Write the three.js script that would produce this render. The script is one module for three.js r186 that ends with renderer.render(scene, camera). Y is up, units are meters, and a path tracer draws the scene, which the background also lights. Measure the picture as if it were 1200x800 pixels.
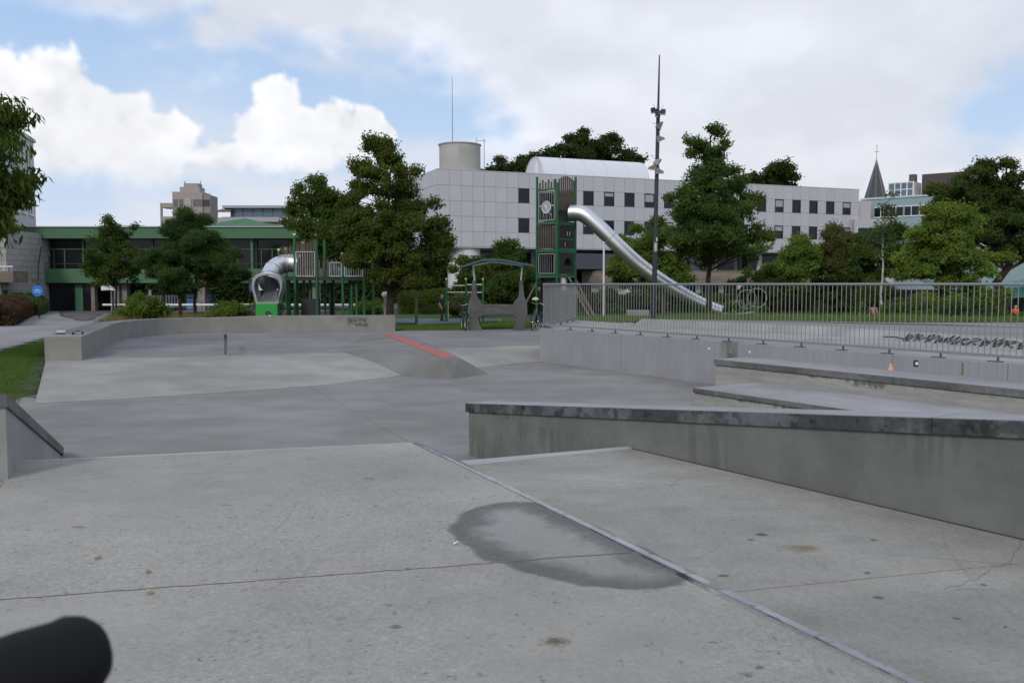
import * as THREE from 'three';
import { mergeGeometries, toCreasedNormals } from 'three/addons/utils/BufferGeometryUtils.js';
import { RoundedBoxGeometry } from 'three/addons/geometries/RoundedBoxGeometry.js';
import { MarchingCubes } from 'three/addons/objects/MarchingCubes.js';

// ---------- camera ----------
const scene = new THREE.Scene();
const camera = new THREE.PerspectiveCamera(41.7, 1024 / 682, 0.05, 4000);
camera.position.set(0, 1.62, 0);
camera.rotation.x = -Math.atan(67 / 1050);
camera.focus = 10; camera.userData.fStop = 6.3;

// ---------- noise ----------
function rng(seed) { let a = seed >>> 0; return () => { a = (a + 0x6D2B79F5) | 0; let t = Math.imul(a ^ (a >>> 15), 1 | a); t = (t + Math.imul(t ^ (t >>> 7), 61 | t)) ^ t; return ((t ^ (t >>> 14)) >>> 0) / 4294967296; }; }
const NT = new Float32Array(65536); { const r = rng(77); for (let i = 0; i < 65536; i++) NT[i] = r(); }
const hash3 = (x, y, z) => NT[(Math.imul(x, 73856093) ^ Math.imul(y, 19349663) ^ Math.imul(z, 83492791)) & 65535];
const sm = (t) => t * t * (3 - 2 * t);
const mix = (a, b, t) => a + (b - a) * t;
const clamp = (x, a = 0, b = 1) => x < a ? a : x > b ? b : x;
const ss = (a, b, x) => sm(clamp((x - a) / (b - a)));
function n3(x, y, z) {
  const X = Math.floor(x), Y = Math.floor(y), Z = Math.floor(z), u = sm(x - X), v = sm(y - Y), w = sm(z - Z);
  const a = mix(hash3(X, Y, Z), hash3(X + 1, Y, Z), u), b = mix(hash3(X, Y + 1, Z), hash3(X + 1, Y + 1, Z), u);
  const c = mix(hash3(X, Y, Z + 1), hash3(X + 1, Y, Z + 1), u), d = mix(hash3(X, Y + 1, Z + 1), hash3(X + 1, Y + 1, Z + 1), u);
  return mix(mix(a, b, v), mix(c, d, v), w);
}
function fbm3(x, y, z, o) { let s = 0, a = 0.5, t = 0; for (let i = 0; i < o; i++) { s += a * n3(x, y, z); t += a; a *= 0.5; x = x * 2.03 + 7.1; y = y * 2.03 + 3.7; z = z * 2.03 + 1.3; } return s / t; }
// noise that repeats after p cells
function n2(x, y, p) {
  const X = Math.floor(x), Y = Math.floor(y), u = sm(x - X), v = sm(y - Y);
  let x0 = X % p, y0 = Y % p; if (x0 < 0) x0 += p; if (y0 < 0) y0 += p; const x1 = x0 + 1 === p ? 0 : x0 + 1, y1 = y0 + 1 === p ? 0 : y0 + 1;
  const k = Math.imul(p, 83492791), xa = Math.imul(x0, 73856093) ^ k, xb = Math.imul(x1, 73856093) ^ k, ya = Math.imul(y0, 19349663), yb = Math.imul(y1, 19349663);
  const a = NT[(xa ^ ya) & 65535], c = NT[(xa ^ yb) & 65535];
  return mix(a + (NT[(xb ^ ya) & 65535] - a) * u, c + (NT[(xb ^ yb) & 65535] - c) * u, v);
}
function fbm2(u, v, p, o) { let s = 0, a = 0.5, t = 0; for (let i = 0; i < o; i++) { s += a * n2(u * p, v * p, p); t += a; a *= 0.55; p *= 2; } return s / t; }

// ---------- sky: air and clouds ----------
{
  const W = 3072, H = 1536, data = new Float32Array(W * H * 4);
  // heaped clouds: azimuth (degrees, right of the view axis), elevation, radius
  const heaps = [[-29.2, 9.6, 3.1], [-26.3, 10.7, 2.3], [-25.0, 9.4, 2.4], [-23.1, 9.3, 2.0], [-21.2, 8.7, 1.5], [-20.3, 8.6, 1.4], [-18.3, 7.3, 1.4], [-27, 7.2, 3.2], [-22.5, 6.6, 2.8], [-32, 8.5, 4],
    [-14.3, 11.0, 1.5], [-15.7, 9.2, 1.5], [-13.6, 9.4, 1.9], [-11.0, 9.8, 1.6], [-9.2, 9.8, 1.2], [-8.2, 9.3, .9], [-14.9, 7.9, 1.6], [-17.0, 7.6, .9], [-12.0, 8.2, 1.9], [-9.6, 8.4, 1.5],
    [42, 9, 4], [47, 8, 4], [52, 9.5, 3.6], [-48, 8, 4.5], [-54, 9, 4], [-42, 7, 3.5], [75, 8, 5], [82, 9, 4.4], [-80, 8, 5], [-88, 9.5, 4.5], [110, 8, 5], [118, 9, 5], [140, 8, 5], [-120, 9, 5], [-128, 8, 4.5], [-155, 8.5, 5], [170, 9, 4.5]];
  const bound = [[-180, 12], [-120, 13], [-60, 15.5], [-30, 16.5], [-22.5, 14.6], [-19, 14.2], [-10, 13.4], [-5.5, 12.8], [-2.5, 11], [1.5, 7.5], [6, 3.5], [12, 1.5], [24, 1.5], [27, 4.5], [32, 6], [60, 9], [120, 10], [180, 12]];
  const edge = (az) => { let i = 0; while (i < bound.length - 2 && az > bound[i + 1][0]) i++; const [a, b] = bound[i], [c, d] = bound[i + 1]; return mix(b, d, clamp((az - a) / (c - a))); };
  for (let j = 0; j < H; j++) {
    const el = ((j + 0.5) / H - 0.5) * Math.PI, e = el * 180 / Math.PI, y = Math.sin(el), c = Math.cos(el);
    for (let i = 0; i < W; i++) {
      const o = (j * W + i) * 4;
      if (e < -0.6) { data[o] = .3; data[o + 1] = .3; data[o + 2] = .3; data[o + 3] = 1; continue; }
      const th = ((i + 0.5) / W - 0.5) * 2 * Math.PI, x = c * Math.cos(th), z = c * Math.sin(th), az = Math.atan2(x, -z) * 180 / Math.PI;
      // air
      const t1 = ss(-1, 9, e), t2 = ss(6, 22, e), t3 = ss(20, 75, e);
      let R = mix(mix(mix(.70, .52, t1), .33, t2), .19, t3), G = mix(mix(mix(.76, .68, t1), .52, t2), .36, t3), B = mix(mix(mix(.86, .90, t1), .84, t2), .70, t3);
      const inner = e < 24 && az > -45 && az < 45 ? 0 : 2;
      const low = fbm3(x * 9, y * 22, z * 9, 4 - inner), mid = fbm3(x * 26, y * 40, z * 26, 5 - inner);
      // thin veil near the horizon
      const gap = Math.min(1, 1.3 * Math.exp(-(((az - 31) / 5) ** 4) - (((e - 9.9 - (az - 29) * .3 + (mid - .5) * 3.5) / 1.9) ** 2)));
      const veil = ss(.35, .75, low + (1 - ss(0, 9, e)) * .35) * (1 - ss(6, 14, e)) * .85 * (1 - gap * .7);
      R = mix(R, .78, veil); G = mix(G, .805, veil); B = mix(B, .88, veil);
      // high sheet
      const wide = fbm3(x * 3.2 + 5, y * 5, z * 3.2, 4 - inner);
      const far = ss(24, 45, Math.abs(az)) , over = ss(16, 32, e);
      const open = Math.max(far, over);
      let sheet = ss(-2.2, 2.4, e - edge(az) + (mid - .5) * 4.6 + (low - .5) * 6);
      sheet *= mix(1, ss(.30, .50, wide + (mid - .5) * .35), open);
      sheet *= 1 - clamp(gap * 1.3);
      const soft = (fbm3(x * 7 + 3, y * 15, z * 7, 5 - inner) - .5);
      const rim = clamp(1 - (e - edge(az)) / 4.2);
      const puff = ss(.42, .66, fbm3(x * 15 + 9, y * 24, z * 15, 5 - inner));
      const lum = .80 + soft * .24 + (wide - .5) * .14 + .19 * rim * puff + .05 * puff;
      const a = sheet * .94;
      R = mix(R, lum * .97, a); G = mix(G, lum * .995, a); B = mix(B, lum * 1.08, a);
      // heaps
      if (e < 18) {
        let d = -9, up = -9;
        for (const [ha, he, hr] of heaps) { const dx = (az - ha) * c; if (Math.abs(dx) > 9) continue; d = Math.max(d, 1 - Math.sqrt(dx * dx + (e - he) * (e - he) * 1.1) / hr); up = Math.max(up, 1 - Math.sqrt((dx + .5) * (dx + .5) + (e + 1 - he) * (e + 1 - he)) / hr); }
        if (d > -1.6) {
          const bil = 1 - Math.abs(2 * fbm3(x * 34, y * 34, z * 34, 5) - 1), fine = fbm3(x * 90, y * 90, z * 90, 4);
          const base = ss(4.2, 8.2, e);
          const dd = d + (bil - .72) * .75 + (fine - .5) * .5;
          const h = ss(-.05, .24 + (1 - base) * 1.3, dd) * (.2 + .8 * base) * .97;
          const lit = clamp(ss(.35, .95, bil) * .55 + ss(.3, .7, fbm3(x * 20 + 4, y * 26, z * 20, 4)) * .45) * .75 + .25 * base * ss(.5, -.1, d);
          const l2 = mix(.80, 1.06, clamp(lit * 1.15));
          R = mix(R, l2 * .985, h); G = mix(G, l2 * .988, h); B = mix(B, l2 * 1.02, h);
        }
      }
      data[o] = R; data[o + 1] = G; data[o + 2] = B; data[o + 3] = 1;
    }
  }
  const t = new THREE.DataTexture(data, W, H, THREE.RGBAFormat, THREE.FloatType);
  t.mapping = THREE.EquirectangularReflectionMapping; t.magFilter = THREE.LinearFilter; t.needsUpdate = true;
  scene.background = t; scene.environment = t;
}

// ---------- sun, softened by cloud ----------
const sun = new THREE.DirectionalLight(new THREE.Color(1, .93, .83), 1.5);
sun.position.set(-35, 68, 60); sun.target.position.set(0, 0, -30);
sun.castShadow = true; sun.shadow.radius = 20; sun.shadow.mapSize.set(2048, 2048);
Object.assign(sun.shadow.camera, { left: -90, right: 90, top: 90, bottom: -90, near: 1, far: 320 });
scene.add(sun, sun.target);

const renderer = new THREE.WebGLRenderer({ antialias: true });
renderer.setSize(1024, 682);
renderer.toneMapping = THREE.LinearToneMapping; renderer.toneMappingExposure = 1;
renderer.shadowMap.enabled = true;

// ---------- helpers ----------
const V = (x, y, z) => new THREE.Vector3(x, y, z);
const taken = {};
function numbered(n) { const k = taken[n] = (taken[n] ?? -1) + 1; return k ? n + '_' + String(k).padStart(3, '0') : n; }
function part(parent, name, geo, mat) { const m = new THREE.Mesh(geo, mat); m.name = name; m.castShadow = m.receiveShadow = true; parent.add(m); return m; }
function thing(name, label, category, pos = [0, 0, 0], ry = 0, group) {
  const o = new THREE.Group(); o.name = numbered(name); o.position.set(...pos); o.rotation.y = ry;
  o.userData = { label, category }; if (group) o.userData.group = group; scene.add(o); return o;
}
function single(name, label, category, geo, mat, group) { const m = part(scene, numbered(name), geo, mat); m.userData = { label, category }; if (group) m.userData.group = group; return m; }
function struct(name, geo, mat, label) { const m = part(scene, numbered(name), geo, mat); m.userData.kind = 'structure'; if (label) m.userData.label = label; return m; }
function structGroup(name, label) { const o = new THREE.Group(); o.name = numbered(name); o.userData.kind = 'structure'; if (label) o.userData.label = label; scene.add(o); return o; }
function copyOf(o, name, label, pos, ry = 0, s = 1) { const c = o.clone(); c.name = numbered(name); c.position.set(...pos); c.rotation.y = ry; c.scale.setScalar(s); c.userData = { ...o.userData, label }; scene.add(c); return c; }
// uv in metres from the dominant direction of each face
function uvm(g) {
  g = g.index ? g.toNonIndexed() : g; if (!g.attributes.normal) g.computeVertexNormals();
  const p = g.attributes.position, uv = new Float32Array(p.count * 2), a = V(), b = V(), c = V();
  for (let i = 0; i < p.count; i += 3) {
    a.fromBufferAttribute(p, i); b.fromBufferAttribute(p, i + 1); c.fromBufferAttribute(p, i + 2);
    const n = b.clone().sub(a).cross(c.clone().sub(a)); const ax = Math.abs(n.x), ay = Math.abs(n.y), az = Math.abs(n.z);
    [a, b, c].forEach((v, k) => { let s, t; if (ay >= ax && ay >= az) { s = v.x; t = -v.z; } else if (ax > az) { s = v.z; t = v.y; } else { s = v.x; t = v.y; } uv[(i + k) * 2] = s; uv[(i + k) * 2 + 1] = t; });
  }
  g.setAttribute('uv', new THREE.BufferAttribute(uv, 2)); return g;
}
const clean = (g) => { g = g.index ? g.toNonIndexed() : g.clone(); for (const k of Object.keys(g.attributes)) if (!['position', 'normal', 'uv'].includes(k)) g.deleteAttribute(k); if (!g.attributes.uv) g.setAttribute('uv', new THREE.BufferAttribute(new Float32Array(g.attributes.position.count * 2), 2)); return g; };
const join = (list) => mergeGeometries(list.map(clean));
function box(w, h, d, x = 0, y = 0, z = 0, ry = 0, rx = 0, rz = 0) { const g = new THREE.BoxGeometry(w, h, d); if (rx) g.rotateX(rx); if (rz) g.rotateZ(rz); if (ry) g.rotateY(ry); return g.translate(x, y, z); }
function rbox(w, h, d, r, x = 0, y = 0, z = 0, ry = 0) { const g = new RoundedBoxGeometry(w, h, d, 2, r); if (ry) g.rotateY(ry); return g.translate(x, y, z); }
function cyl(r0, r1, h, x = 0, y = 0, z = 0, seg = 12) { return new THREE.CylinderGeometry(r1, r0, h, seg).translate(x, y + h / 2, z); }
// straight bar between two points
function bar(a, b, r, seg = 8, r1 = r) { a = V(...a); b = V(...b); const d = b.clone().sub(a), g = new THREE.CylinderGeometry(r1, r, d.length(), seg); g.translate(0, d.length() / 2, 0); g.applyQuaternion(new THREE.Quaternion().setFromUnitVectors(V(0, 1, 0), d.normalize())); return g.translate(a.x, a.y, a.z); }
function sbar(a, b, w, h) { a = V(...a); b = V(...b); const d = b.clone().sub(a), g = new THREE.BoxGeometry(w, h, d.length()); const m = new THREE.Matrix4().lookAt(V(0, 0, 0), d.clone().negate(), V(0, 1, 0)); g.applyMatrix4(m); a.add(b).multiplyScalar(.5); return g.translate(a.x, a.y, a.z); }
function tube(pts, r, n = 24, seg = 10) { return new THREE.TubeGeometry(new THREE.CatmullRomCurve3(pts.map((p) => V(...p))), n, r, seg); }
// flat polygon in plan (x, z), from y0 up to y1
function slab(poly, y0, y1, bev = 0) { const s = new THREE.Shape(poly.map(([x, z]) => new THREE.Vector2(x, -z))); const g = new THREE.ExtrudeGeometry(s, { depth: y1 - y0 - bev, bevelEnabled: bev > 0, bevelThickness: bev, bevelSize: bev, bevelOffset: -bev, bevelSegments: 2 }); g.rotateX(-Math.PI / 2).translate(0, y0, 0); return uvm(g); }
function sheet(poly, y) { const s = new THREE.Shape(poly.map(([x, z]) => new THREE.Vector2(x, -z))); return uvm(new THREE.ShapeGeometry(s).rotateX(-Math.PI / 2).translate(0, y, 0)); }
// polygons in space, each a fan
function faces(list) { const p = []; for (const f of list) for (let i = 1; i < f.length - 1; i++) p.push(...f[0], ...f[i], ...f[i + 1]); const g = new THREE.BufferGeometry(); g.setAttribute('position', new THREE.Float32BufferAttribute(p, 3)); g.computeVertexNormals(); return uvm(g); }
// side profile (s, y) drawn along a direction in plan, from offset d0 to d1 to its right hand
function along(O, dir, prof, d0, d1, bev = 0) {
  const s = new THREE.Shape(prof.map(([a, b]) => new THREE.Vector2(a, b)));
  const g = uvm(new THREE.ExtrudeGeometry(s, { depth: d1 - d0 - 2 * bev, bevelEnabled: bev > 0, bevelThickness: bev, bevelSize: bev, bevelOffset: -bev, bevelSegments: 2 }).translate(0, 0, d0 + bev));
  const m = new THREE.Matrix4().makeBasis(V(dir[0], 0, dir[1]), V(0, 1, 0), V(-dir[1], 0, dir[0])); m.setPosition(O[0], O[2] ?? 0, O[1]);
  return g.applyMatrix4(m);
}
const lin = (r, g, b) => new THREE.Color().setRGB(r, g, b);
const mat = (c, rough = .8, o = {}) => new THREE.MeshStandardMaterial({ color: lin(...c), roughness: rough, ...o });

// ---------- procedural textures ----------
function tex(w, h, fn, srgb, repM = 0) {
  const d = new Uint8Array(w * h * 4);
  for (let j = 0; j < h; j++) for (let i = 0; i < w; i++) { const v = fn((i + .5) / w, (j + .5) / h), o = (j * w + i) * 4; if (typeof v === 'number') d[o] = d[o + 1] = d[o + 2] = clamp(v) * 255; else { d[o] = clamp(v[0]) * 255; d[o + 1] = clamp(v[1]) * 255; d[o + 2] = clamp(v[2]) * 255; } d[o + 3] = 255; }
  const t = new THREE.DataTexture(d, w, h); t.wrapS = t.wrapT = THREE.RepeatWrapping; t.magFilter = THREE.LinearFilter; t.minFilter = THREE.LinearMipmapLinearFilter; t.generateMipmaps = true;
  if (srgb) t.colorSpace = THREE.SRGBColorSpace; if (repM) t.repeat.set(1 / repM, 1 / repM); t.needsUpdate = true; return t;
}
const R0 = rng(5);
const spotField = (n, rmin, rmax, seed) => { const r = rng(seed), L = []; for (let i = 0; i < n; i++) L.push([r(), r(), rmin + (rmax - rmin) * r() * r(), .4 + .6 * r()]); return L; };
function spotsAt(L, u, v) { let s = 0; for (const [a, b, r, k] of L) { let dx = Math.abs(u - a), dy = Math.abs(v - b); if (dx > .5) dx = 1 - dx; if (dy > .5) dy = 1 - dy; if (dx > r || dy > r) continue; const d = Math.sqrt(dx * dx + dy * dy) / r; if (d < 1) s = Math.max(s, k * (1 - ss(.6, 1, d))); } return s; }
// trowelled concrete, 6 m repeat
const concSpots = spotField(60, .002, .008, 9);
const concTex = tex(1024, 1024, (u, v) => {
  const a = fbm2(u, v, 3, 5), b = fbm2(u + .37, v + .11, 12, 4), sw = fbm2(u * 1, v * 4, 4, 4), f = hash3(u * 1024 | 0, v * 1024 | 0, 3);
  let l = .80 + (a - .5) * .20 + (b - .5) * .11 + (sw - .5) * .09 + (f - .5) * .05; l -= spotsAt(concSpots, u, v) * .12;
  return [l, l * (.998 + (b - .5) * .01), l * (.99 + (a - .5) * .03)];
}, true, 6);
const concBump = tex(512, 512, (u, v) => .5 + (fbm2(u, v, 24, 4) - .5) * .6 + (hash3(u * 512 | 0, v * 512 | 0, 8) - .5) * .25, false, 1.2);
// cast wall: vertical runs and blotches, 4 m repeat
const runTex = tex(1024, 512, (u, v) => {
  const runs = fbm2(u, v * .25, 48, 3), blot = fbm2(u, v, 6, 5), f = hash3(u * 1024 | 0, v * 512 | 0, 31);
  const wet = ss(.42, .66, fbm2(u + .2, v * .5, 10, 4));
  let l = .78 + (runs - .5) * .16 + (blot - .5) * .22 - wet * .13 + (f - .5) * .05;
  return [l, l * 1.0, l * .985];
}, true, 4);
const dirtTex = tex(512, 512, (u, v) => { const a = fbm2(u, v, 6, 6), b = fbm2(u, v, 40, 3); const l = .82 + (a - .5) * .4 + (b - .5) * .25; return [l, l * .99, l * .97]; }, true, 3);
const grassTex = tex(512, 512, (u, v) => { const a = fbm2(u, v, 5, 5), b = fbm2(u, v, 60, 3); const l = .72 + (b - .5) * .6 + (a - .5) * .35; return [l * (.95 + (a - .5) * .3), l, l * .8]; }, true, 3);
const barkTex = tex(256, 256, (u, v) => { const a = fbm2(u * 1, v * .3, 16, 4), b = fbm2(u, v, 8, 4); const l = .65 + (a - .5) * .8 + (b - .5) * .3; return [l, l * .96, l * .9]; }, true, .8);
const brickTex = tex(256, 256, (u, v) => { const a = fbm2(u, v, 8, 4), r = Math.floor(v * 24), m = Math.abs(v * 24 % 1 - .5) > .42 || Math.abs((u * 8 + (r % 2) * .5) % 1 - .5) > .46; return (m ? .74 : .84) + (a - .5) * .15; }, true, 1.6);
const steelTex = tex(256, 256, (u, v) => { const a = fbm2(u, v, 5, 4), b = fbm2(u * 1, v * 1, 50, 2); return .45 + (a - .5) * .5 + (b - .5) * .35; }, false, 1);
const dripTex = tex(1024, 256, (u, v) => { const a = fbm2(u, v, 8, 5), len = .03 + .16 * ss(.45, .75, n2(u * 46, 3.5, 46)) * ss(.3, .6, n2(u * 9, 7.5, 9)), b = n2(u * 190, v * 6, 190), dr = 1 - ss(.6, 1.05, (1 - v) / (len * (.6 + .8 * b))), f = fbm2(u, v, 30, 3); const l = .84 + (a - .5) * .18 + (f - .5) * .1 - dr * (.10 + .22 * b); return [l, l * .995, l * .975]; }, true); dripTex.repeat.set(1 / 4, 1 / .6);
const faceTex = tex(1024, 512, (u, v) => { const a = fbm2(u, v, 4, 6), b = fbm2(u + .4, v, 14, 4), st = ss(.52, .72, n2(u * 90, v * 5, 90)) * ss(.45, .65, fbm2(u + .1, v * .7, 5, 3)), sp = ss(.7, .78, fbm2(u, v, 50, 2)), f = hash3(u * 1024 | 0, v * 512 | 0, 12); const l = .82 + (a - .5) * .30 + (b - .5) * .14 - st * .07 + (f - .5) * .05; return [l * .985, l, l * .985]; }, true, 3.4);
const paintTex = tex(512, 256, (u, v) => { const a = fbm2(u, v, 4, 4), st = n2(u * 70, v * 2, 70), f = hash3(u * 512 | 0, v * 256 | 0, 14); const l = .86 + (a - .5) * .09 + (st - .5) * .05 + (f - .5) * .03; return [l, l, l]; }, true, 3);
const capTex = tex(1024, 256, (u, v) => { const a = ss(.38, .66, fbm2(u, v, 7, 5)), b = fbm2(u, v, 60, 3), c = ss(.6, .7, fbm2(u + .3, v, 22, 3)); const l = .62 + a * .36 + (b - .5) * .25 - c * .25; return [l * .97, l, l * 1.01]; }, true, 2.2);
const scuffTex = tex(512, 512, (u, v) => { const a = fbm2(u, v, 9, 5), s = ss(.60, .72, fbm2(u * 1, v * 1, 34, 3)), st = ss(.62, .7, n2(u * 60, v * 6, 60)); const l = .88 + (a - .5) * .3 - st * .08; return [l, mix(l, l * 1.25, s), mix(l, l * 1.25, s)]; }, true, 1.5);
const pitTex = tex(512, 512, (u, v) => { const a = fbm2(u, v, 10, 5), b = ss(.62, .75, fbm2(u + .5, v, 30, 3)); const l = .84 + (a - .5) * .3 - b * .25; return [l, l, l * .97]; }, true, 2.5);

const conc = (c, o = {}) => mat(c, .88, { map: concTex, bumpMap: concBump, bumpScale: .002, ...o });
const M = {
  floor: conc([.345, .342, .335]), bank: conc([.465, .458, .432]), deck: conc([.32, .322, .325]), hump: conc([.285, .282, .27]),
  ledge: mat([.40, .396, .372], .9, { map: concTex, bumpMap: concBump, bumpScale: .002 }),
  hubba: mat([.215, .222, .208], .85, { map: faceTex, bumpMap: concBump, bumpScale: .002 }),
  riser: mat([.40, .405, .39], .9, { map: runTex, bumpMap: concBump, bumpScale: .002 }),
  cap: mat([.12, .122, .125], .7, { map: capTex, bumpMap: concBump, bumpScale: .002 }), stepRiser: mat([.42, .422, .41], .9, { map: dripTex, bumpMap: concBump, bumpScale: .002 }), sideWall: conc([.47, .475, .475]), stepCap: mat([.17, .175, .18], .75, { map: dirtTex, bumpMap: concBump, bumpScale: .002 }), capTop: mat([.47, .47, .49], .75, { map: concTex, bumpMap: concBump, bumpScale: .002 }),
  wall: mat([.37, .373, .40], .75, { map: paintTex, bumpMap: concBump, bumpScale: .001 }), edge: conc([.60, .61, .62]),
  strip: mat([.36, .38, .44], .4, { metalness: .5, map: pitTex, roughnessMap: steelTex }),
  red: mat([.52, .15, .13], .85, { map: scuffTex }), galv: mat([.24, .25, .26], .5, { metalness: .3 }), bracket: mat([.09, .09, .095], .6), gap: mat([.03, .03, .028], 1),
  plaza: conc([.46, .46, .45]), plazaDark: conc([.33, .335, .325]), asphalt: mat([.16, .15, .155], .95, { map: dirtTex }), pave: mat([.40, .39, .40], .9, { map: concTex }),
  grass: mat([.075, .115, .028], 1, { map: grassTex }), rubber: mat([.10, .20, .19], .9, { map: dirtTex }), soil: mat([.09, .075, .05], 1, { map: dirtTex }),
  bark: mat([.075, .058, .045], .95, { map: barkTex, bumpMap: barkTex, bumpScale: .02 }), pineBark: mat([.12, .075, .05], .95, { map: barkTex, bumpMap: barkTex, bumpScale: .02 }), birch: mat([.6, .6, .57], .8, { map: pitTex }),
  steel: mat([.72, .72, .73], .4, { metalness: 1 }), green: mat([.018, .11, .045], .5), greenLight: mat([.02, .28, .05], .45), black: mat([.012, .012, .014], .5), panelBlack: mat([.02, .02, .022], .6),
  wood: mat([.24, .20, .19], .85, { map: barkTex }), paleWood: mat([.34, .29, .24], .85, { map: barkTex }), white: mat([.72, .72, .72], .6), teal: mat([.03, .095, .12], .45), tealBubble: mat([.05, .42, .33], .3),
  meshMetal: mat([.45, .46, .48], .45, { metalness: .6 }), greyPlate: mat([.125, .125, .135], .6, { map: dirtTex }), rubberBlack: new THREE.MeshPhysicalMaterial({ color: lin(.010, .010, .011), roughness: .8, specularIntensity: .35 }), chrome: mat([.6, .6, .62], .25, { metalness: 1 }),
  yellow: mat([.65, .62, .15], .5), skin: mat([.5, .33, .24], .6), glass: new THREE.MeshPhysicalMaterial({ color: lin(.012, .014, .018), roughness: .1, specularIntensity: .6 }), glassBlue: mat([.09, .14, .19], .1), frame: mat([.03, .032, .036], .5),
};

// ---------- near platform ----------
const stripA = [-.99, -9.08], stripB = [1.64, -3.55], sd = [.4295, .903];
const sideOf = (x, z) => (x - stripA[0]) * sd[1] - (z - stripA[1]) * sd[0];   // > 0 right of the steel strip
const wetPoly = [[-.40, -5.85], [-.36, -6.2], [-.25, -6.47], [0, -6.62], [.18, -6.58], [.235, -6.55], [.84, -5.3], [1.02, -4.92], [.93, -4.74], [.77, -4.66], [.37, -4.72], [.1, -4.93], [-.15, -5.2], [-.32, -5.5]];
function polyDist(P, x, z) { let d = 1e9, inside = false; for (let i = 0, j = P.length - 1; i < P.length; j = i++) { const [ax, az] = P[j], [bx, bz] = P[i], ex = bx - ax, ez = bz - az, t = clamp(((x - ax) * ex + (z - az) * ez) / (ex * ex + ez * ez)); const qx = x - ax - ex * t, qz = z - az - ez * t; d = Math.min(d, qx * qx + qz * qz); if ((az > z) !== (bz > z) && x < (bx - ax) * (z - az) / (bz - az) + ax) inside = !inside; } d = Math.sqrt(d); return inside ? d : -d; }
const marks = []; { const r = rng(21);
  for (let i = 0; i < 90; i++) marks.push([-4 + 8 * r(), -2.5 - 6.5 * r(), .006 + .02 * r() * r(), .003 + .006 * r(), r() * 3, .25 + .5 * r()]);
  for (const [x, z, a, b, t, k] of [[1.62, -5.72, .045, .018, .2, .7], [1.52, -5.6, .03, .015, .5, .5], [2.3, -5.6, .03, .014, .3, .6], [-.55, -4.15, .035, .014, .1, .5], [1.18, -4.9, .05, .012, -.3, .7], [2.55, -4.75, .03, .015, 0, .6], [1.9, -4.55, .03, .012, .1, .6], [1.05, -3.7, .04, .012, -.6, .5], [-1.2, -7.4, .08, .012, .1, .5], [-2.9, -5.9, .06, .012, .2, .4], [2.0, -4.95, .025, .014, .2, .6], [-2.1, -6.5, .09, .014, .1, .35]]) marks.push([x, z, a, b, t, k]); }
const markBins = {}; for (const m of marks) for (let i = -1; i <= 1; i++) for (let j = -1; j <= 1; j++) { const k = (Math.floor(m[0] * 5) + i + 100) * 1000 + Math.floor(-m[1] * 5) + j + 100; (markBins[k] ||= []).push(m); }
const none = [], scuffs = []; { const r = rng(52); for (let i = 0; i < 22; i++) { const a = r() * 3.14, l = .5 + 1.8 * r(), x = -3.5 + 7 * r(), z = -3 - 6 * r(); scuffs.push([x, z, x + Math.cos(a) * l, z + Math.sin(a) * l, (r() - .5) * 1.2, .04 + .07 * r()]); } }
const wetAt = (x, z) => { if (x < -.8 || x > 1.3 || z > -4.3 || z < -7) return [0, 0]; const d = polyDist(wetPoly, x, z) + (fbm2(x * .2 + .5, z * .2 + .5, 24, 4) - .5) * .10; return [ss(-.025, .03, d), ss(.03, .36, d + (fbm2(x * .15, z * .15, 40, 3) - .5) * .16)]; };
const PW = 9.6;
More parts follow.
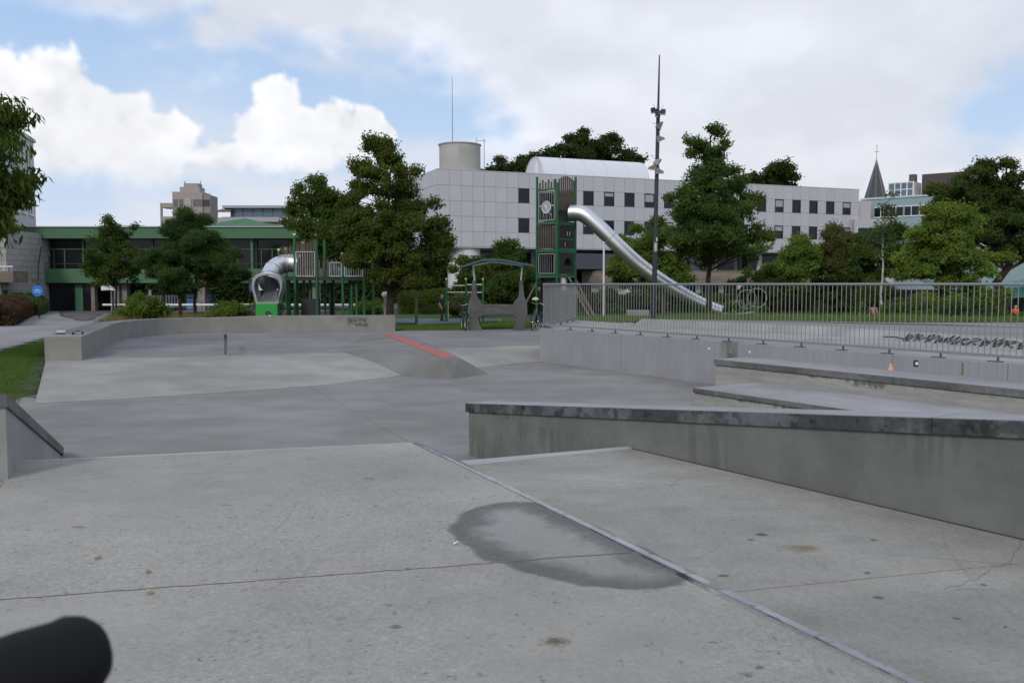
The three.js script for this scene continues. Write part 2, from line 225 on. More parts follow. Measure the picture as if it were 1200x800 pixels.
const platMap = tex(1792, 1792, (u, v) => {
  const x = u * PW - 5, z = -v * PW, left = sideOf(x, z) < 0;
  const a = fbm2(u, v, 5, 5), b = fbm2(u, v, 36, 4), g = n2(u * 560, v * 560, 560), f = hash3(u * 1792 | 0, v * 1792 | 0, 5), f2 = n2(u * 300 + 9, v * 300, 300);
  let l, r, bl;
  if (left) {
    const worn = ss(.40, .62, fbm2(u + .3, v + .6, 7, 5));
    l = .765 + (a - .5) * .15 + (b - .5) * .07 + (g - .5) * .075 * (.6 + .6 * worn) + (f - .5) * .11 * (.6 + .6 * worn);
    if (g > .93 && worn > .3) l += .04; if (f2 > .90) l -= .07; if (f2 > .96) l -= .10; r = 1; bl = .985;
  } else {
    const sw = fbm2(u * 2, v * 6, 6, 4);
    l = .725 + (a - .5) * .16 + (b - .5) * .09 + (sw - .5) * .10 + (g - .5) * .07 + (f - .5) * .06; r = 1.0; bl = .985;
    if (f2 > .955) l -= .08;
  }
  let G = l * 1.0, Rr = l * r, Bb = l * bl;
  for (const [mx, mz, ma, mb, mt, mk] of markBins[(Math.floor(x * 5) + 100) * 1000 + Math.floor(-z * 5) + 100] || none) { const dx = x - mx, dz = z - mz; if (Math.abs(dx) > .16 || Math.abs(dz) > .16) continue; const p = (dx * Math.cos(mt) + dz * Math.sin(mt)) / ma, q = (-dx * Math.sin(mt) + dz * Math.cos(mt)) / (mb * 2.2), k = mk * (1 - ss(.55, 1, Math.hypot(p, q) + (b - .5) * .9)) * .55; Rr *= 1 - k; G *= 1 - k; Bb *= 1 - k; }
  // rust-brown smear, moss tuft, fine branching crack
  if (Math.abs(x - 1.82) < .3 && Math.abs(z + 5.42) < .6) { const d = Math.hypot((x - 1.82) / .16, (z + 5.42) / .13 + (x - 1.82) * 2.2), k = (1 - ss(.3, 1, d + (b - .5))) * .35; Rr *= 1 - k * .5; G *= 1 - k * .65; Bb *= 1 - k; }
  if (Math.abs(x - .2) < .12 && Math.abs(z + 3.98) < .12) { const d = Math.hypot((x - .2) / .07, (z + 3.98) / .06), k = (1 - ss(.2, 1, d + (f - .5) * .9)) * .6; Rr *= 1 - k * .7; G *= 1 - k * .75; Bb *= 1 - k * .9; }
  if (x > 2.3 && x < 3.3 && z < -4.5 && z > -5.7) { const cz = -5.12 - (x < 2.9 ? .8 : 1.5) * (x - 2.9) + (fbm2(x * .3, .2, 20, 4) - .5) * .14; if (!left && Math.abs(z - cz) < .006) { Rr *= .8; G *= .8; Bb *= .8; } }
  for (const [ax, az, bx, bz, cv, kk] of scuffs) { const ex = bx - ax, ez = bz - az, L2 = ex * ex + ez * ez, tt = ((x - ax) * ex + (z - az) * ez) / L2; if (tt < 0 || tt > 1) continue; const off = ((x - ax) * ez - (z - az) * ex) / Math.sqrt(L2) - cv * tt * (1 - tt); if (Math.abs(off) < .011) { const q = 1 - kk * (b > .46 ? 1 : .35); Rr *= q; G *= q; Bb *= q; } }
  const [w] = wetAt(x, z); const k = 1 - .36 * w; Rr *= k; G *= k; Bb *= k;
  return [Rr, G, Bb];
}, true);
const platRough = tex(1024, 1024, (u, v) => { const x = u * PW - 5, z = -v * PW, [w, pool] = wetAt(x, z); return clamp(.92 - w * .2 - pool * .62 + (n2(u * 400, v * 400, 400) - .5) * .14); }, false);
const platBump = tex(1280, 1280, (u, v) => { const x = u * PW - 5, z = -v * PW, [, pool] = wetAt(x, z), l = sideOf(x, z) < 0 ? 1 : .35; return .5 + ((n2(u * 560, v * 560, 560) - .5) * .5 + (hash3(u * 1280 | 0, v * 1280 | 0, 6) - .5) * .4) * l * (1 - pool * .75) + (fbm2(u, v, 20, 3) - .5) * .25; }, false);
for (const t of [platMap, platRough, platBump]) { t.repeat.set(1 / PW, 1 / PW); t.offset.set(5 / PW, 0); t.wrapS = t.wrapT = THREE.MirroredRepeatWrapping; }
const platMat = new THREE.MeshPhysicalMaterial({ color: lin(.515, .499, .468), map: platMap, roughness: 1, roughnessMap: platRough, bumpMap: platBump, bumpScale: .0012 });
const plat = structGroup('platform', 'near raised concrete platform of jointed slabs with a steel strip');
const jag = (a, b, n, amp, seed) => { const r = rng(seed), L = []; for (let i = 0; i <= n; i++) { const t = i / n, k = i && i < n ? (r() - .5) * amp : 0; L.push([mix(a[0], b[0], t) + k * .2, mix(a[1], b[1], t) + k]); } return L; };
const shift = (L, x, z) => L.map(([a, b]) => [a + x, b + z]);
const crackL = jag([-2.93, -4.46], [.775, -5.36], 40, .016, 3), crackR = jag([1.045, -4.61], [3.46, -5.27], 26, .008, 4);
part(plat, 'concrete_slab', slab([...crackL, [-1.02, -9.08], [-4.56, -8.12]].reverse(), -.6, 0, .004), platMat);
part(plat, 'concrete_slab', slab([...shift(crackL, .004, .016), [4.72, 3], [.41, 3]], -.6, 0, .004), platMat);
part(plat, 'concrete_slab', slab([...crackR, [1.15, -8.84], [-.46, -8.12]].reverse(), -.6, 0, .004), platMat);
part(plat, 'concrete_slab', slab([...shift(crackR, .004, .007), [8.6, 3], [4.83, 3]], -.6, 0, .004), platMat);
part(plat, 'joint_filler', slab([...shift(crackL, 0, -.004), ...shift(crackL, 0, .02).reverse()].reverse(), -.3, -.003), M.gap); part(plat, 'joint_filler', slab([...shift(crackR, 0, -.003), ...shift(crackR, 0, .01).reverse()].reverse(), -.3, -.003), M.gap);
part(plat, 'concrete_slab', slab([[-2.945, -4.46], [-4.2, -7.3], [-9, -7.3], [-9, 3], [.39, 3]], -.6, -.004, .004), platMat);
// steel strip, in three lengths
{ const pt = (t, o) => [stripA[0] + sd[0] * t + sd[1] * o, stripA[1] + sd[1] * t - sd[0] * o];
  for (const [a, b] of [[-.02, 3.05], [3.056, 7.4], [7.406, 13]]) part(plat, 'steel_strip', slab([pt(a, -.024), pt(b, -.024), pt(b, .028), pt(a, .028)], -.1, .007, .004), M.strip);
  part(plat, 'joint_filler', slab([pt(0, .03), pt(0, .056), pt(13, .056), pt(13, .03)].reverse(), -.1, -.006), M.gap); }
// light edging along the drop, and the slopes down to the lower floor
part(plat, 'edging', slab([[-.47, -8.135], [-.385, -7.96], [1.19, -8.76], [1.15, -8.86]], -.2, .006, .004), M.edge);
part(plat, 'edging', slab([[-4.56, -8.14], [-1.03, -9.105], [-1.02, -9.06], [-4.54, -8.09]], -.2, .003, .0015), M.edge);
{ const q = [-1.05, -2.3], F = -.58; const bk = (a, b) => faces([[[a[0], -.01, a[1]], [b[0], -.01, b[1]], [b[0] + q[0], F, b[1] + q[1]], [a[0] + q[0], F, a[1] + q[1]]], [[a[0], -.01, a[1]], [a[0] + q[0], F, a[1] + q[1]], [a[0], F, a[1]]], [[b[0], -.01, b[1]], [b[0], F, b[1]], [b[0] + q[0], F, b[1] + q[1]]]]);
  part(plat, 'slope', bk([-4.56, -8.13], [-1.0, -9.1]), M.floor); part(plat, 'slope', bk([-.47, -8.13], [1.13, -8.85]), M.floor); }

// ---------- lower floor, slopes and upper deck ----------
const F = -.58, D = -.23;
const lower = structGroup('lower_floor', 'lower trowelled concrete skate floor with a straight joint');
{ const p = (t, o) => [-1.42 - .394 * t + .919 * o, -12.35 - .919 * t - .394 * o * -1];
  const a = p(-8, -.008), b = p(14, -.008), c = p(-8, .008), d = p(14, .008);
  part(lower, 'concrete_slab', slab([a, b, [-14, -27], [-9.2, -16.4], [-4.8, -6]].reverse(), -.8, F), M.floor);
  part(lower, 'concrete_slab', slab([c, d, [2, -27], [12, -10], [12, -4]], -.8, F), M.floor);
  part(lower, 'joint_filler', slab([p(-8, -.02), p(14, -.02), p(14, .02), p(-8, .02)].reverse(), -.8, F - .012), M.gap); }
const foot = [[-8.87, -16.55], [-7.67, -17.04], [-6.46, -17.84], [-5.33, -18.56], [-3.9, -19.75], [-2.64, -21.54]];
const lip = [[-11.41, -21.85], [-10.3, -22.15], [-8.3, -22.6], [-6.62, -23.2], [-5.0, -24.2], [-3.2, -25.3]];
{ const L = []; for (let i = 0; i < 5; i++) L.push([[foot[i][0], F + .004, foot[i][1]], [foot[i + 1][0], F + .004, foot[i + 1][1]], [lip[i + 1][0], D - .002, lip[i + 1][1]], [lip[i][0], D - .002, lip[i][1]]]);
  L.push([[foot[0][0], F, foot[0][1]], [lip[0][0], D, lip[0][1]], [lip[0][0], F - .2, lip[0][1]], [foot[0][0], F - .2, foot[0][1]]]);
  struct('skate_bank', faces(L), M.bank, 'wide pale concrete bank rising to the upper deck');
  { const t = structGroup('bank_edging', 'thin pale worn edges of the wide concrete bank'), rib = (P, y, w) => { const L = []; for (let i = 0; i < P.length - 1; i++) { const [ax, az] = P[i], [bx, bz] = P[i + 1]; L.push([[ax, y, az], [bx, y, bz], [bx, y + .002, bz - w], [ax, y + .002, az - w]]); } return faces(L); }; part(t, 'lip_edge', rib(lip.slice(0, 5), D + .004, .12), M.edge); part(t, 'foot_edge', rib(foot.slice(0, 5).map(([x, z]) => [x, z + .03]), F + .005, .05), M.edge); }
  struct('skate_bank', faces([[[-1.1, F + .004, -23.4], [1.2, F + .004, -25.9], [1.2, D - .002, -27.6], [-2.4, D - .002, -25.4]]]), M.bank, 'short concrete bank between the red-topped hump and grey wall'); }
struct('upper_deck', slab([[-11.41, -21.85], [-10.3, -22.15], [-8.3, -22.6], [-6.62, -23.2], [-5.0, -24.2], [-3.2, -25.3], [-2.4, -25.4], [1.2, -27.6], [2.4, -38.6], [-1.85, -36.1], [-4.4, -35.8], [-13.9, -35.2], [-14.3, -31], [-12.9, -26.5]].reverse(), -.8, D), M.deck, 'smooth upper concrete deck behind the banks');
{ // hump with a red painted ridge
  const y = -.15, a = [-1.62, y, -21.3], b = [-1.28, y, -21.62], c = [-4.72, y, -32.34], d = [-4.28, y, -32.34];
  const l0 = [-2.66, F, -21.5], n0 = [-1.42, F, -20.72], r0 = [-.58, F, -21.95], r1 = [-.98, F, -23.6], r2 = [-2.1, D, -25.6], d1 = [-3.7, D, -32.6], d2 = [-5.4, D, -32.6], d3 = [-4.85, D, -24.7], e1 = [-4.9, D, -33.4];
  const t = thing('hump', 'low grey concrete hump with a red painted ridge between the banks', 'skate ramp');
  part(t, 'body', faces([[a, l0, n0], [a, n0, b], [b, n0, r0], [b, r0, r1], [b, r1, r2], [b, r2, d1, d], [a, b, d, c], [a, c, d2, d3], [a, d3, l0], [c, d, d1, e1], [c, e1, d2]]), M.hump);
  const up = (p) => [p[0], p[1] + .005, p[2]]; part(t, 'red_paint', faces([[up([-1.72, y, -21.6]), up([-1.36, y, -21.75]), up([-4.3, y, -32.2]), up([-4.69, y, -32.2])]]), M.red);
}
// ---------- long curved ledge round the deck ----------
{ const inn = [[-10.52, -21.82], [-11.3, -24.2], [-12.1, -26.6], [-12.9, -28.9], [-13.3, -30.6], [-13.35, -31.9], [-13.05, -32.9], [-12.4, -33.65], [-11.4, -34.15], [-10, -34.45], [-8.3, -34.75], [-6.5, -35.05], [-4.62, -35.35]];
  const wid = inn.map((_, i) => mix(.9, .45, ss(0, 7, i))), top = inn.map(([x], i) => i < 8 ? .345 : mix(.345, .40, ss(-11.4, -9.4, x)));
  const out = inn.map((p, i) => { const a = inn[Math.max(0, i - 1)], b = inn[Math.min(12, i + 1)], dx = b[0] - a[0], dz = b[1] - a[1], l = Math.hypot(dx, dz); return i ? [p[0] + dz / l * wid[i], p[1] - dx / l * wid[i]] : [-11.42, -21.82]; });
  const t = thing('curved_ledge', 'long pale concrete ledge curving round the back of the upper deck', 'concrete ledge');
  const at = (p, y) => [p[0], y, p[1]], G = [[], []];
  const seg = (i0, i1) => { const L = []; for (let i = i0; i < i1; i++) { L.push([at(inn[i], D - .3), at(inn[i + 1], D - .3), at(inn[i + 1], top[i + 1]), at(inn[i], top[i])], [at(inn[i], top[i]), at(inn[i + 1], top[i + 1]), at(out[i + 1], top[i + 1]), at(out[i], top[i])], [at(out[i], top[i]), at(out[i + 1], top[i + 1]), at(out[i + 1], -.7), at(out[i], -.7)]); }
    for (const i of [i0, i1]) L.push([at(inn[i], -.7), at(inn[i], top[i]), at(out[i], top[i]), at(out[i], -.7)]); return toCreasedNormals(faces(L), .5); };
  for (const [a, b] of [[0, 2], [2, 5], [5, 9], [9, 12]]) part(t, 'ledge_block', uvm(seg(a, b)), M.ledge);
}
// scribbles: flat strokes in the plane of a face
function strokes(list, w, O, ux, uy, nrm) { const p = []; const nv = V(...nrm), X = V(...ux), Y = V(...uy), o = V(...O).addScaledVector(nv, .004);
  for (const s of list) { const c = new THREE.CatmullRomCurve3(s.map(([a, b]) => V(a, b, 0))).getPoints(s.length * 5); for (let i = 0; i < c.length - 1; i++) { const d = c[i + 1].clone().sub(c[i]); if (d.length() < 1e-4) continue; const e = V(-d.y, d.x, 0).normalize().multiplyScalar(w / 2); const q = [c[i].clone().add(e), c[i].clone().sub(e), c[i + 1].clone().sub(e), c[i + 1].clone().add(e)].map((v) => o.clone().addScaledVector(X, v.x).addScaledVector(Y, v.y)); for (const k of [0, 1, 2, 0, 2, 3]) p.push(q[k].x, q[k].y, q[k].z); } }
  const g = new THREE.BufferGeometry(); g.setAttribute('position', new THREE.Float32BufferAttribute(p, 3)); g.computeVertexNormals(); return g; }
const ink = mat([.03, .03, .035], .8), inkGrey = mat([.10, .10, .11], .9);
function tagLetters(n, w, h, seed) { const r = rng(seed), L = []; const st = w / n; let x = 0, cur = [[0, h * .4]];
  for (let i = 0; i < n; i++) { const k = r(), j = () => (r() - .5) * st * .35, y = () => h * (.75 + .5 * r()), lo = () => h * (r() - .5) * .3; 
    if (k < .3) cur.push([x + .1 * st, lo()], [x + .25 * st + j(), y()], [x + .5 * st, lo()], [x + .75 * st + j(), y()], [x + .95 * st, lo()]);
    else if (k < .6) { cur.push([x + .2 * st, h * .4]); L.push(cur); L.push([[x + .3 * st, lo()], [x + .3 * st, y()], [x + .9 * st, h * .8], [x + .4 * st, h * .45], [x + 1.0 * st, lo()]]); cur = [[x + .9 * st, lo()]]; }
    else { L.push(cur); L.push([[x + .1 * st, y()], [x + .45 * st + j(), lo()], [x + .55 * st, y()], [x + .2 * st, h * .45], [x + .95 * st, h * .5 + lo()]]); cur = [[x + .8 * st, lo()], [x + .95 * st, y()]]; }
    x += st; } L.push(cur); return L.filter((s) => s.length > 1); }
{ const t = scene.children.find((o) => o.name === 'curved_ledge'); const ux = [.987, 0, -.161], n = [.161, 0, .987];
  part(t, 'scribble', join([strokes(tagLetters(5, .75, .2, 3), .018, [-6.46, .13, -35.045], ux, [0, 1, 0], n), strokes(tagLetters(4, .5, .12, 5), .015, [-6.15, -.03, -35.095], ux, [0, 1, 0], n), strokes([[[0, 0], [.6, .02]]], .015, [-6.46, .08, -35.045], ux, [0, 1, 0], n)]), inkGrey); }
// small can and skateboard truck left on the ledge end
{ const t = thing('drink_can', 'small crushed silver can lying on the end of the curved ledge', 'can', [-11.55, .395, -22.9], .4); part(t, 'body', cyl(.05, .05, .2, 0, -.1, 0).rotateZ(1.5708), M.chrome); part(t, 'lid', cyl(.046, .04, .012, 0, .1, 0).rotateZ(1.5708), M.galv); }
{ const t = thing('skateboard_truck', 'loose metal skateboard axle with wheels on the end of the curved ledge', 'skateboard part', [-11.05, .38, -22.75], .9);
  part(t, 'axle', join([bar([-.12, 0, 0], [.12, 0, 0], .012), box(.1, .05, .07, 0, .02, 0)]), M.chrome); for (const s of [-1, 1]) part(t, 'wheel', cyl(.033, .033, .035, 0, -.0175, 0).rotateZ(1.5708).translate(s * .12, 0, 0), M.black); part(t, 'base_plate', box(.13, .012, .09, 0, .055, 0, 0, .3), M.wood); }
// low grind rail on the deck
{ const d = [-.30, -.954], O = [-7.46, -23.25], at = (s, y) => [O[0] + d[0] * s, y, O[1] + d[1] * s];
  const t = thing('grind_rail', 'dark square steel grind rail standing on the upper deck', 'skate rail');
  part(t, 'top_rail', sbar(at(0, .28), at(3.0, .28), .08, .08), mat([.12, .125, .14], .45, { metalness: .6, map: pitTex }));
  for (const s of [.12, 2.85]) { part(t, 'leg', sbar(at(s, D), at(s + .001, .25), .07, .07), mat([.14, .145, .16], .5, { metalness: .5 })); part(t, 'foot_plate', box(.2, .012, .2, ...at(s, D + .006)), M.galv); } }

// ---------- sloped ledges either side of the platform ----------
{ const t = thing('sloped_ledge', 'short concrete ledge with dark cap sloping down to the lower floor by the lawn', 'concrete ledge');
  const O = [-4.19, -7.35], d = [-.369, -.929];
  part(t, 'body', along(O, d, [[.02, -.65], [4.45, -.65], [4.45, -.60], [.02, .605]], -.36, 0), M.sideWall);
  part(t, 'cap', along(O, d, [[0, .607], [0, .72], [4.5, -.49], [4.5, -.605]], -.38, .02, .008), M.stepCap); }
const HO = [1.15, -8.84], hd = [.547, .837];
{ const t = thing('sloped_ledge', 'long dark stained concrete ledge with black cap sloping along the platform', 'concrete ledge');
  const yb = (s) => .09 - .115 + (s + 3.15) * .0956;
  part(t, 'body', along(HO, hd, [[-3.12, -.7], [11, -.7], [11, yb(4.8)], [4.8, yb(4.8)], [-3.12, yb(-3.12)]], -.34, 0), M.hubba); part(plat, 'joint_filler', slab([[HO[0], HO[1]], [HO[0] + hd[0] * 12, HO[1] + hd[1] * 12], [HO[0] + hd[0] * 12 - .02, HO[1] + hd[1] * 12 + .013], [HO[0] - .02, HO[1] + .013]].reverse(), -.1, .004), M.soil);
  const cp = (s0, s1) => [[s0, yb(s0) + .002], [s1, yb(s1) + .002], [s1, yb(s1) + .115], [s0, yb(s0) + .115]];
  for (const [a, b] of [[-3.17, 3.22], [3.225, 4.8]]) part(t, 'cap', along(HO, hd, cp(a, b), -.365, .025, .006), M.cap);
  part(t, 'cap', along(HO, hd, [[4.803, yb(4.8) + .002], [11, yb(4.8) + .002], [11, yb(4.8) + .115], [4.803, yb(4.8) + .115]], -.365, .025, .006), M.cap);
  for (const [a, b] of [[-3.16, 3.215], [3.23, 4.79]]) part(t, 'cap_top', along(HO, hd, [[a, yb(a) + .1152], [b, yb(b) + .1152], [b, yb(b) + .119], [a, yb(a) + .119]], -.355, .013), M.capTop); }

// ---------- grey retaining wall, seat steps ----------
const WA = [.78, -25.63], wu = [.524, .852], wn = [-.852, .524];
const wp = (s, d, y) => [WA[0] + wu[0] * s + wn[0] * d, y, WA[1] + wu[1] * s + wn[1] * d];
{ const t = thing('retaining_wall', 'light grey painted concrete retaining wall below the railing', 'wall');
  for (const [a, b] of [[0, 3.735], [3.745, 7.2], [7.7, 11.425], [11.435, 13.495], [13.505, 17.5], [17.51, 21.5], [21.51, 25]]) part(t, 'wall_panel', along(WA, wu, [[a, -.75], [b, -.75], [b, .37], [a, .37]], -.3, 0, .006), M.wall);
  const ins = part(t, 'concrete_insert', along(WA, wu, [[7.203, -.75], [7.697, -.75], [7.697, .366], [7.203, .366]], -.3, -.006, .003), M.riser);
  const q = wp(7.5, .012, .12), disc = new THREE.CylinderGeometry(.05, .055, .035, 16).rotateX(1.5708).rotateY(Math.atan2(wn[0], wn[1])).translate(...q); part(ins, 'drain_cap', disc, M.galv);
  const q2 = wp(7.5, .032, .12); part(ins, 'hole', new THREE.CylinderGeometry(.025, .025, .006, 12).rotateX(1.5708).rotateY(Math.atan2(wn[0], wn[1])).translate(...q2), M.black);
  for (const [s, y] of [[6.85, .2], [8.05, .2]]) part(t, 'lug', new THREE.CylinderGeometry(.028, .028, .01, 7).rotateX(1.5708).rotateY(Math.atan2(wn[0], wn[1])).translate(...wp(s, .004, y)), M.white);
  const ry = Math.atan2(wn[0], wn[1]); part(t, 'sticker', box(.09, .11, .004, ...wp(11.9, .004, .25), ry), M.black); part(t, 'sticker', box(.05, .05, .004, ...wp(11.92, .008, .25), ry), M.white);
  part(t, 'rust_stain', box(.035, .2, .002, ...wp(12.75, .003, .22), ry), mat([.30, .22, .12], .95, { map: dirtTex }));
}
{ const step = (name, label, s0, dF, dB, y, cap) => { const rm = M.stepRiser.clone(); rm.map = M.stepRiser.map.clone(); rm.map.offset.y = -(y - cap) / .6; rm.map.needsUpdate = true; const t = thing(name, label, 'concrete seat', [0, 0, 0], 0, 'seat steps below the grey wall');
    part(t, 'riser', along(WA, wu, [[s0 + .03, -.75], [25, -.75], [25, y - cap], [s0 + .03, y - cap]], -dB, dF - .03).clone(), rm);
    part(t, 'cap', along(WA, wu, [[s0, y - cap + .002], [25, y - cap + .002], [25, y], [s0, y]], -dB, dF, .008), M.stepCap);
    part(t, 'cap_top', along(WA, wu, [[s0 + .012, y + .0005], [25, y + .0005], [25, y + .005], [s0 + .012, y + .005]], -dB, dF - .012), M.capTop); return t; };
  // offsets run out of the wall: build with the outward side as positive
  const flip = (t) => { for (const m of t.children) { const g = m.geometry, p = g.attributes.position; for (let i = 0; i < p.count; i++) { const x = p.getX(i) - WA[0], z = p.getZ(i) - WA[1], s = x * wu[0] + z * wu[1], d = x * -wu[1] + z * wu[0]; const q = wp(s, d, 0); p.setXYZ(i, q[0], p.getY(i), q[2]); } g.computeVertexNormals(); } };
  flip(step('seat_step', 'upper concrete seat step with grey cap against the grey wall', 8.1, 1.08, -.002, .10, .115));
  flip(step('seat_step', 'lower broad concrete seat step with pale top below the upper one', 9.4, 2.86, -1.052, -.25, .085)); }
{ const q = wp(11.55, .2, .106), t = thing('toy_cone', 'small faded orange cone on the upper seat step', 'cone', q); t.scale.setScalar(.72); part(t, 'cone', new THREE.LatheGeometry([[.075, .01], [.068, .012], [.03, .15], [.026, .165], [0, .167]].map(([a, b]) => new THREE.Vector2(a, b)), 14), mat([.55, .36, .2], .8)); part(t, 'base', rbox(.19, .014, .19, .006, 0, .007, 0), mat([.5, .28, .27], .8)); }
// ---------- railing ----------
function railing(name, label, O, dir, len, step, y0, yb, yt, feet) { const t = thing(name, label, 'railing'); const at = (s, y) => [O[0] + dir[0] * s, y, O[1] + dir[1] * s];
  part(t, 'top_rail', bar(at(0, yt), at(len, yt), .024, 10), M.galv); part(t, 'bottom_rail', sbar(at(0, yb), at(len, yb), .03, .045), M.galv);
  const g = new THREE.CylinderGeometry(.0075, .0075, yt - yb, 6); const n = Math.round(len / step);
  for (let i = 0; i <= n; i++) { const m = part(t, 'baluster', g, M.galv); m.position.set(...at(len * i / n, (yb + yt) / 2)); }
  for (const s of feet) { const f = part(t, 'foot_bracket', join([box(.03, yb - y0, .03, 0, (yb - y0) / 2, 0), box(.22, .018, .09, 0.04, .009, 0)]), M.bracket); f.position.set(...at(s, y0)); f.rotation.y = Math.atan2(dir[0], dir[1]) + 1.57; } return t; }
{ const fs = []; for (let i = 0; i < 19; i++) fs.push(.35 + i * .99); const o = wp(.06, -.1, 0); railing('railing', 'long galvanised bar railing along the top of the grey wall', [o[0], o[2]], wu, 18.5, .104, .37, .47, 1.62, fs);
  const b = wp(.02, -.14, 0); railing('railing', 'short galvanised railing running back from the wall corner', [b[0], b[2] - .02], [.243, -.97], 5.4, .104, .37, .47, 1.60, [.4, 1.5, 2.6, 3.7, 4.8]); }
// ---------- plaza above the wall ----------
{ const a = wp(0, -.302, 0), b = wp(25, -.302, 0); struct('plaza', slab([[a[0], a[2]], [b[0], b[2]], [60, b[2]], [60, -29.4], [3.4, -29.4], [2.2, -31.6], [1.2, -28]], -.8, .362), M.plaza, 'pale concrete plaza behind the railing');
  const ln = [[3.7, -27.5], [5.6, -25.0], [7.54, -22.6], [8.35, -20.5], [9.8, -17.3], [12.5, -11.4]], t = structGroup('plaza_bank', 'low concrete bank on the plaza with black scribbled writing');
  const L = []; for (let i = 0; i < 5; i++) { const [x0, z0] = ln[i], [x1, z1] = ln[i + 1]; L.push([[x0, .364, z0], [x1, .364, z1], [x1 + .3, .56, z1 - .08], [x0 + .3, .56, z0 - .08]]); } part(t, 'slope', faces(L), M.plaza);
  { const q = ln.map(([x, z]) => [x + .3, .56, z - .08]), L = []; for (let i = 0; i < 5; i++) L.push([q[i], q[i + 1], [q[i + 1][0] + 9, .42, Math.min(q[i + 1][2], -14)], [q[i][0] + 9, .40, q[i][2]]]); const far = q.map(([x, , z], i) => [x + 9, i > 4 ? .42 : .40, i > 4 ? Math.min(z, -14) : z]); part(t, 'top_slab', faces([[q[0], far[0], far[1], [13, .366, -29.3], [3.9, .366, -29.3]], [q[0], q[1], far[1], far[0]], ...[1, 2, 3, 4].map((i) => [q[i], q[i + 1], far[i + 1], far[i]]), [far[1], far[2], far[3], far[4], far[5], [60, .366, -14], [60, .366, -29.3], [13, .366, -29.3]]]), M.plazaDark); }
  const u1 = V(1.45, 0, 3.2).normalize(), up = V(.3, .196, -.08).normalize(), nn = u1.clone().cross(up).normalize(); if (nn.y < 0) nn.negate();
  part(t, 'scribble', strokes([[[0, .1], [.3, .12], [.7, .06]], ...tagLetters(11, 3.0, .25, 31).map((s) => s.map(([x, y]) => [x + .55, y + .01]))], .04, [8.39, .37, -20.4], u1.toArray(), up.toArray(), nn.toArray()), ink); }
// bits on the floor
{ const r = rng(88); for (const [x, z, c, k] of [[-1.9, -4.6, 0, 0], [-2.05, -4.95, 1, 0], [-2.45, -5.2, 1, 1], [2.2, -7.5, 2, 1], [-.35, -5.5, 2, 1]]) {
    const g = c === 2 ? rbox(.05, .006, .012, .002) : new THREE.SphereGeometry(.028, 8, 5).scale(1, .12, .45); const m = single(c === 2 ? 'paper_scrap' : 'dead_leaf', ['tiny brown dead leaf on the joint across the platform', 'tiny tan dead leaf on the rough slab beside the joint', '', '', ''][0] || '', 'x', g, c === 2 ? M.white : mat([.30 - c * .05, .17, .07], .9)); m.position.set(x, .012, z); m.rotation.y = r() * 3;
    m.userData = c === 2 ? { label: x > 0 ? 'tiny white paper scrap at the foot of the dark stained ledge' : 'tiny white stub on the rough slab beside the wet patch', category: 'litter' } : { label: ['tiny brown dead leaf lying in the joint across the platform', 'tiny tan dead leaf on the rough slab just beyond the joint', 'tiny curled dead leaf on the rough slab towards the short ledge'][x < -2.4 ? 2 : c], category: 'leaf' }; } }

// ---------- terrain ----------
const sunk = [[-8.3, -16.4], [-10.9, -21.9], [-12.3, -26], [-13.6, -30], [-13.7, -33], [-12.5, -34.4], [-4.6, -35.5], [1.4, -37.6], [1.7, -30], [3.8, -29.0], [59, -29.0], [59, 4], [-8, 4], [-8.8, -7], [-5.2, -8], [-5.9, -11.5]];
const lineE = [[-4.8, -6], [-5.9, -11.6], [-8.87, -16.55], [-11.41, -21.85], [-13, -26.5], [-14.3, -31], [-14.3, -36]];
function hgt(x, z) {
  const inner = polyDist(sunk, x, z); if (inner > 0) return -.95;
  let h = -.34;
  if (x > .5) { const k = ss(.5, 4, x); h = mix(h, mix(.36, -.12, ss(-29.4, -46, z)), k); h -= ss(14, 26, x) * ss(-33, -52, z) * 1.3; h -= ss(-46, -75, z) * .3 * k; }
  else if (x > -14.3) h = mix(-.27, -.34, ss(-38, -44, z));
  if (x < -4 && z > -36 && z < 4) { // beside the lower floor
    const zc = clamp(z, -22, -6); let ed = z > -16.55 ? -.60 : mix(-.60, -.28, ss(-16.55, -21.85, z)); let d = 99; for (let i = 0; i < lineE.length - 1; i++) { const [ax, az] = lineE[i], [bx, bz] = lineE[i + 1], t = clamp(((x - ax) * (bx - ax) + (z - az) * (bz - az)) / ((bx - ax) ** 2 + (bz - az) ** 2)); d = Math.min(d, Math.hypot(x - mix(ax, bx, t), z - mix(az, bz, t))); } h = mix(ed, -.34, ss(0, 3, d)); }
  return h + (fbm3(x * .35, 2, z * .35, 3) - .5) * .05 * ss(-.3, .3, -inner - .2);
}
const axis = (a, b, s0, m, k) => { const L = []; let x = m; for (let s = s0; x < b; s *= (x > k ? 1.35 : 1)) { L.push(x); x += s; } L.push(b); return L; };
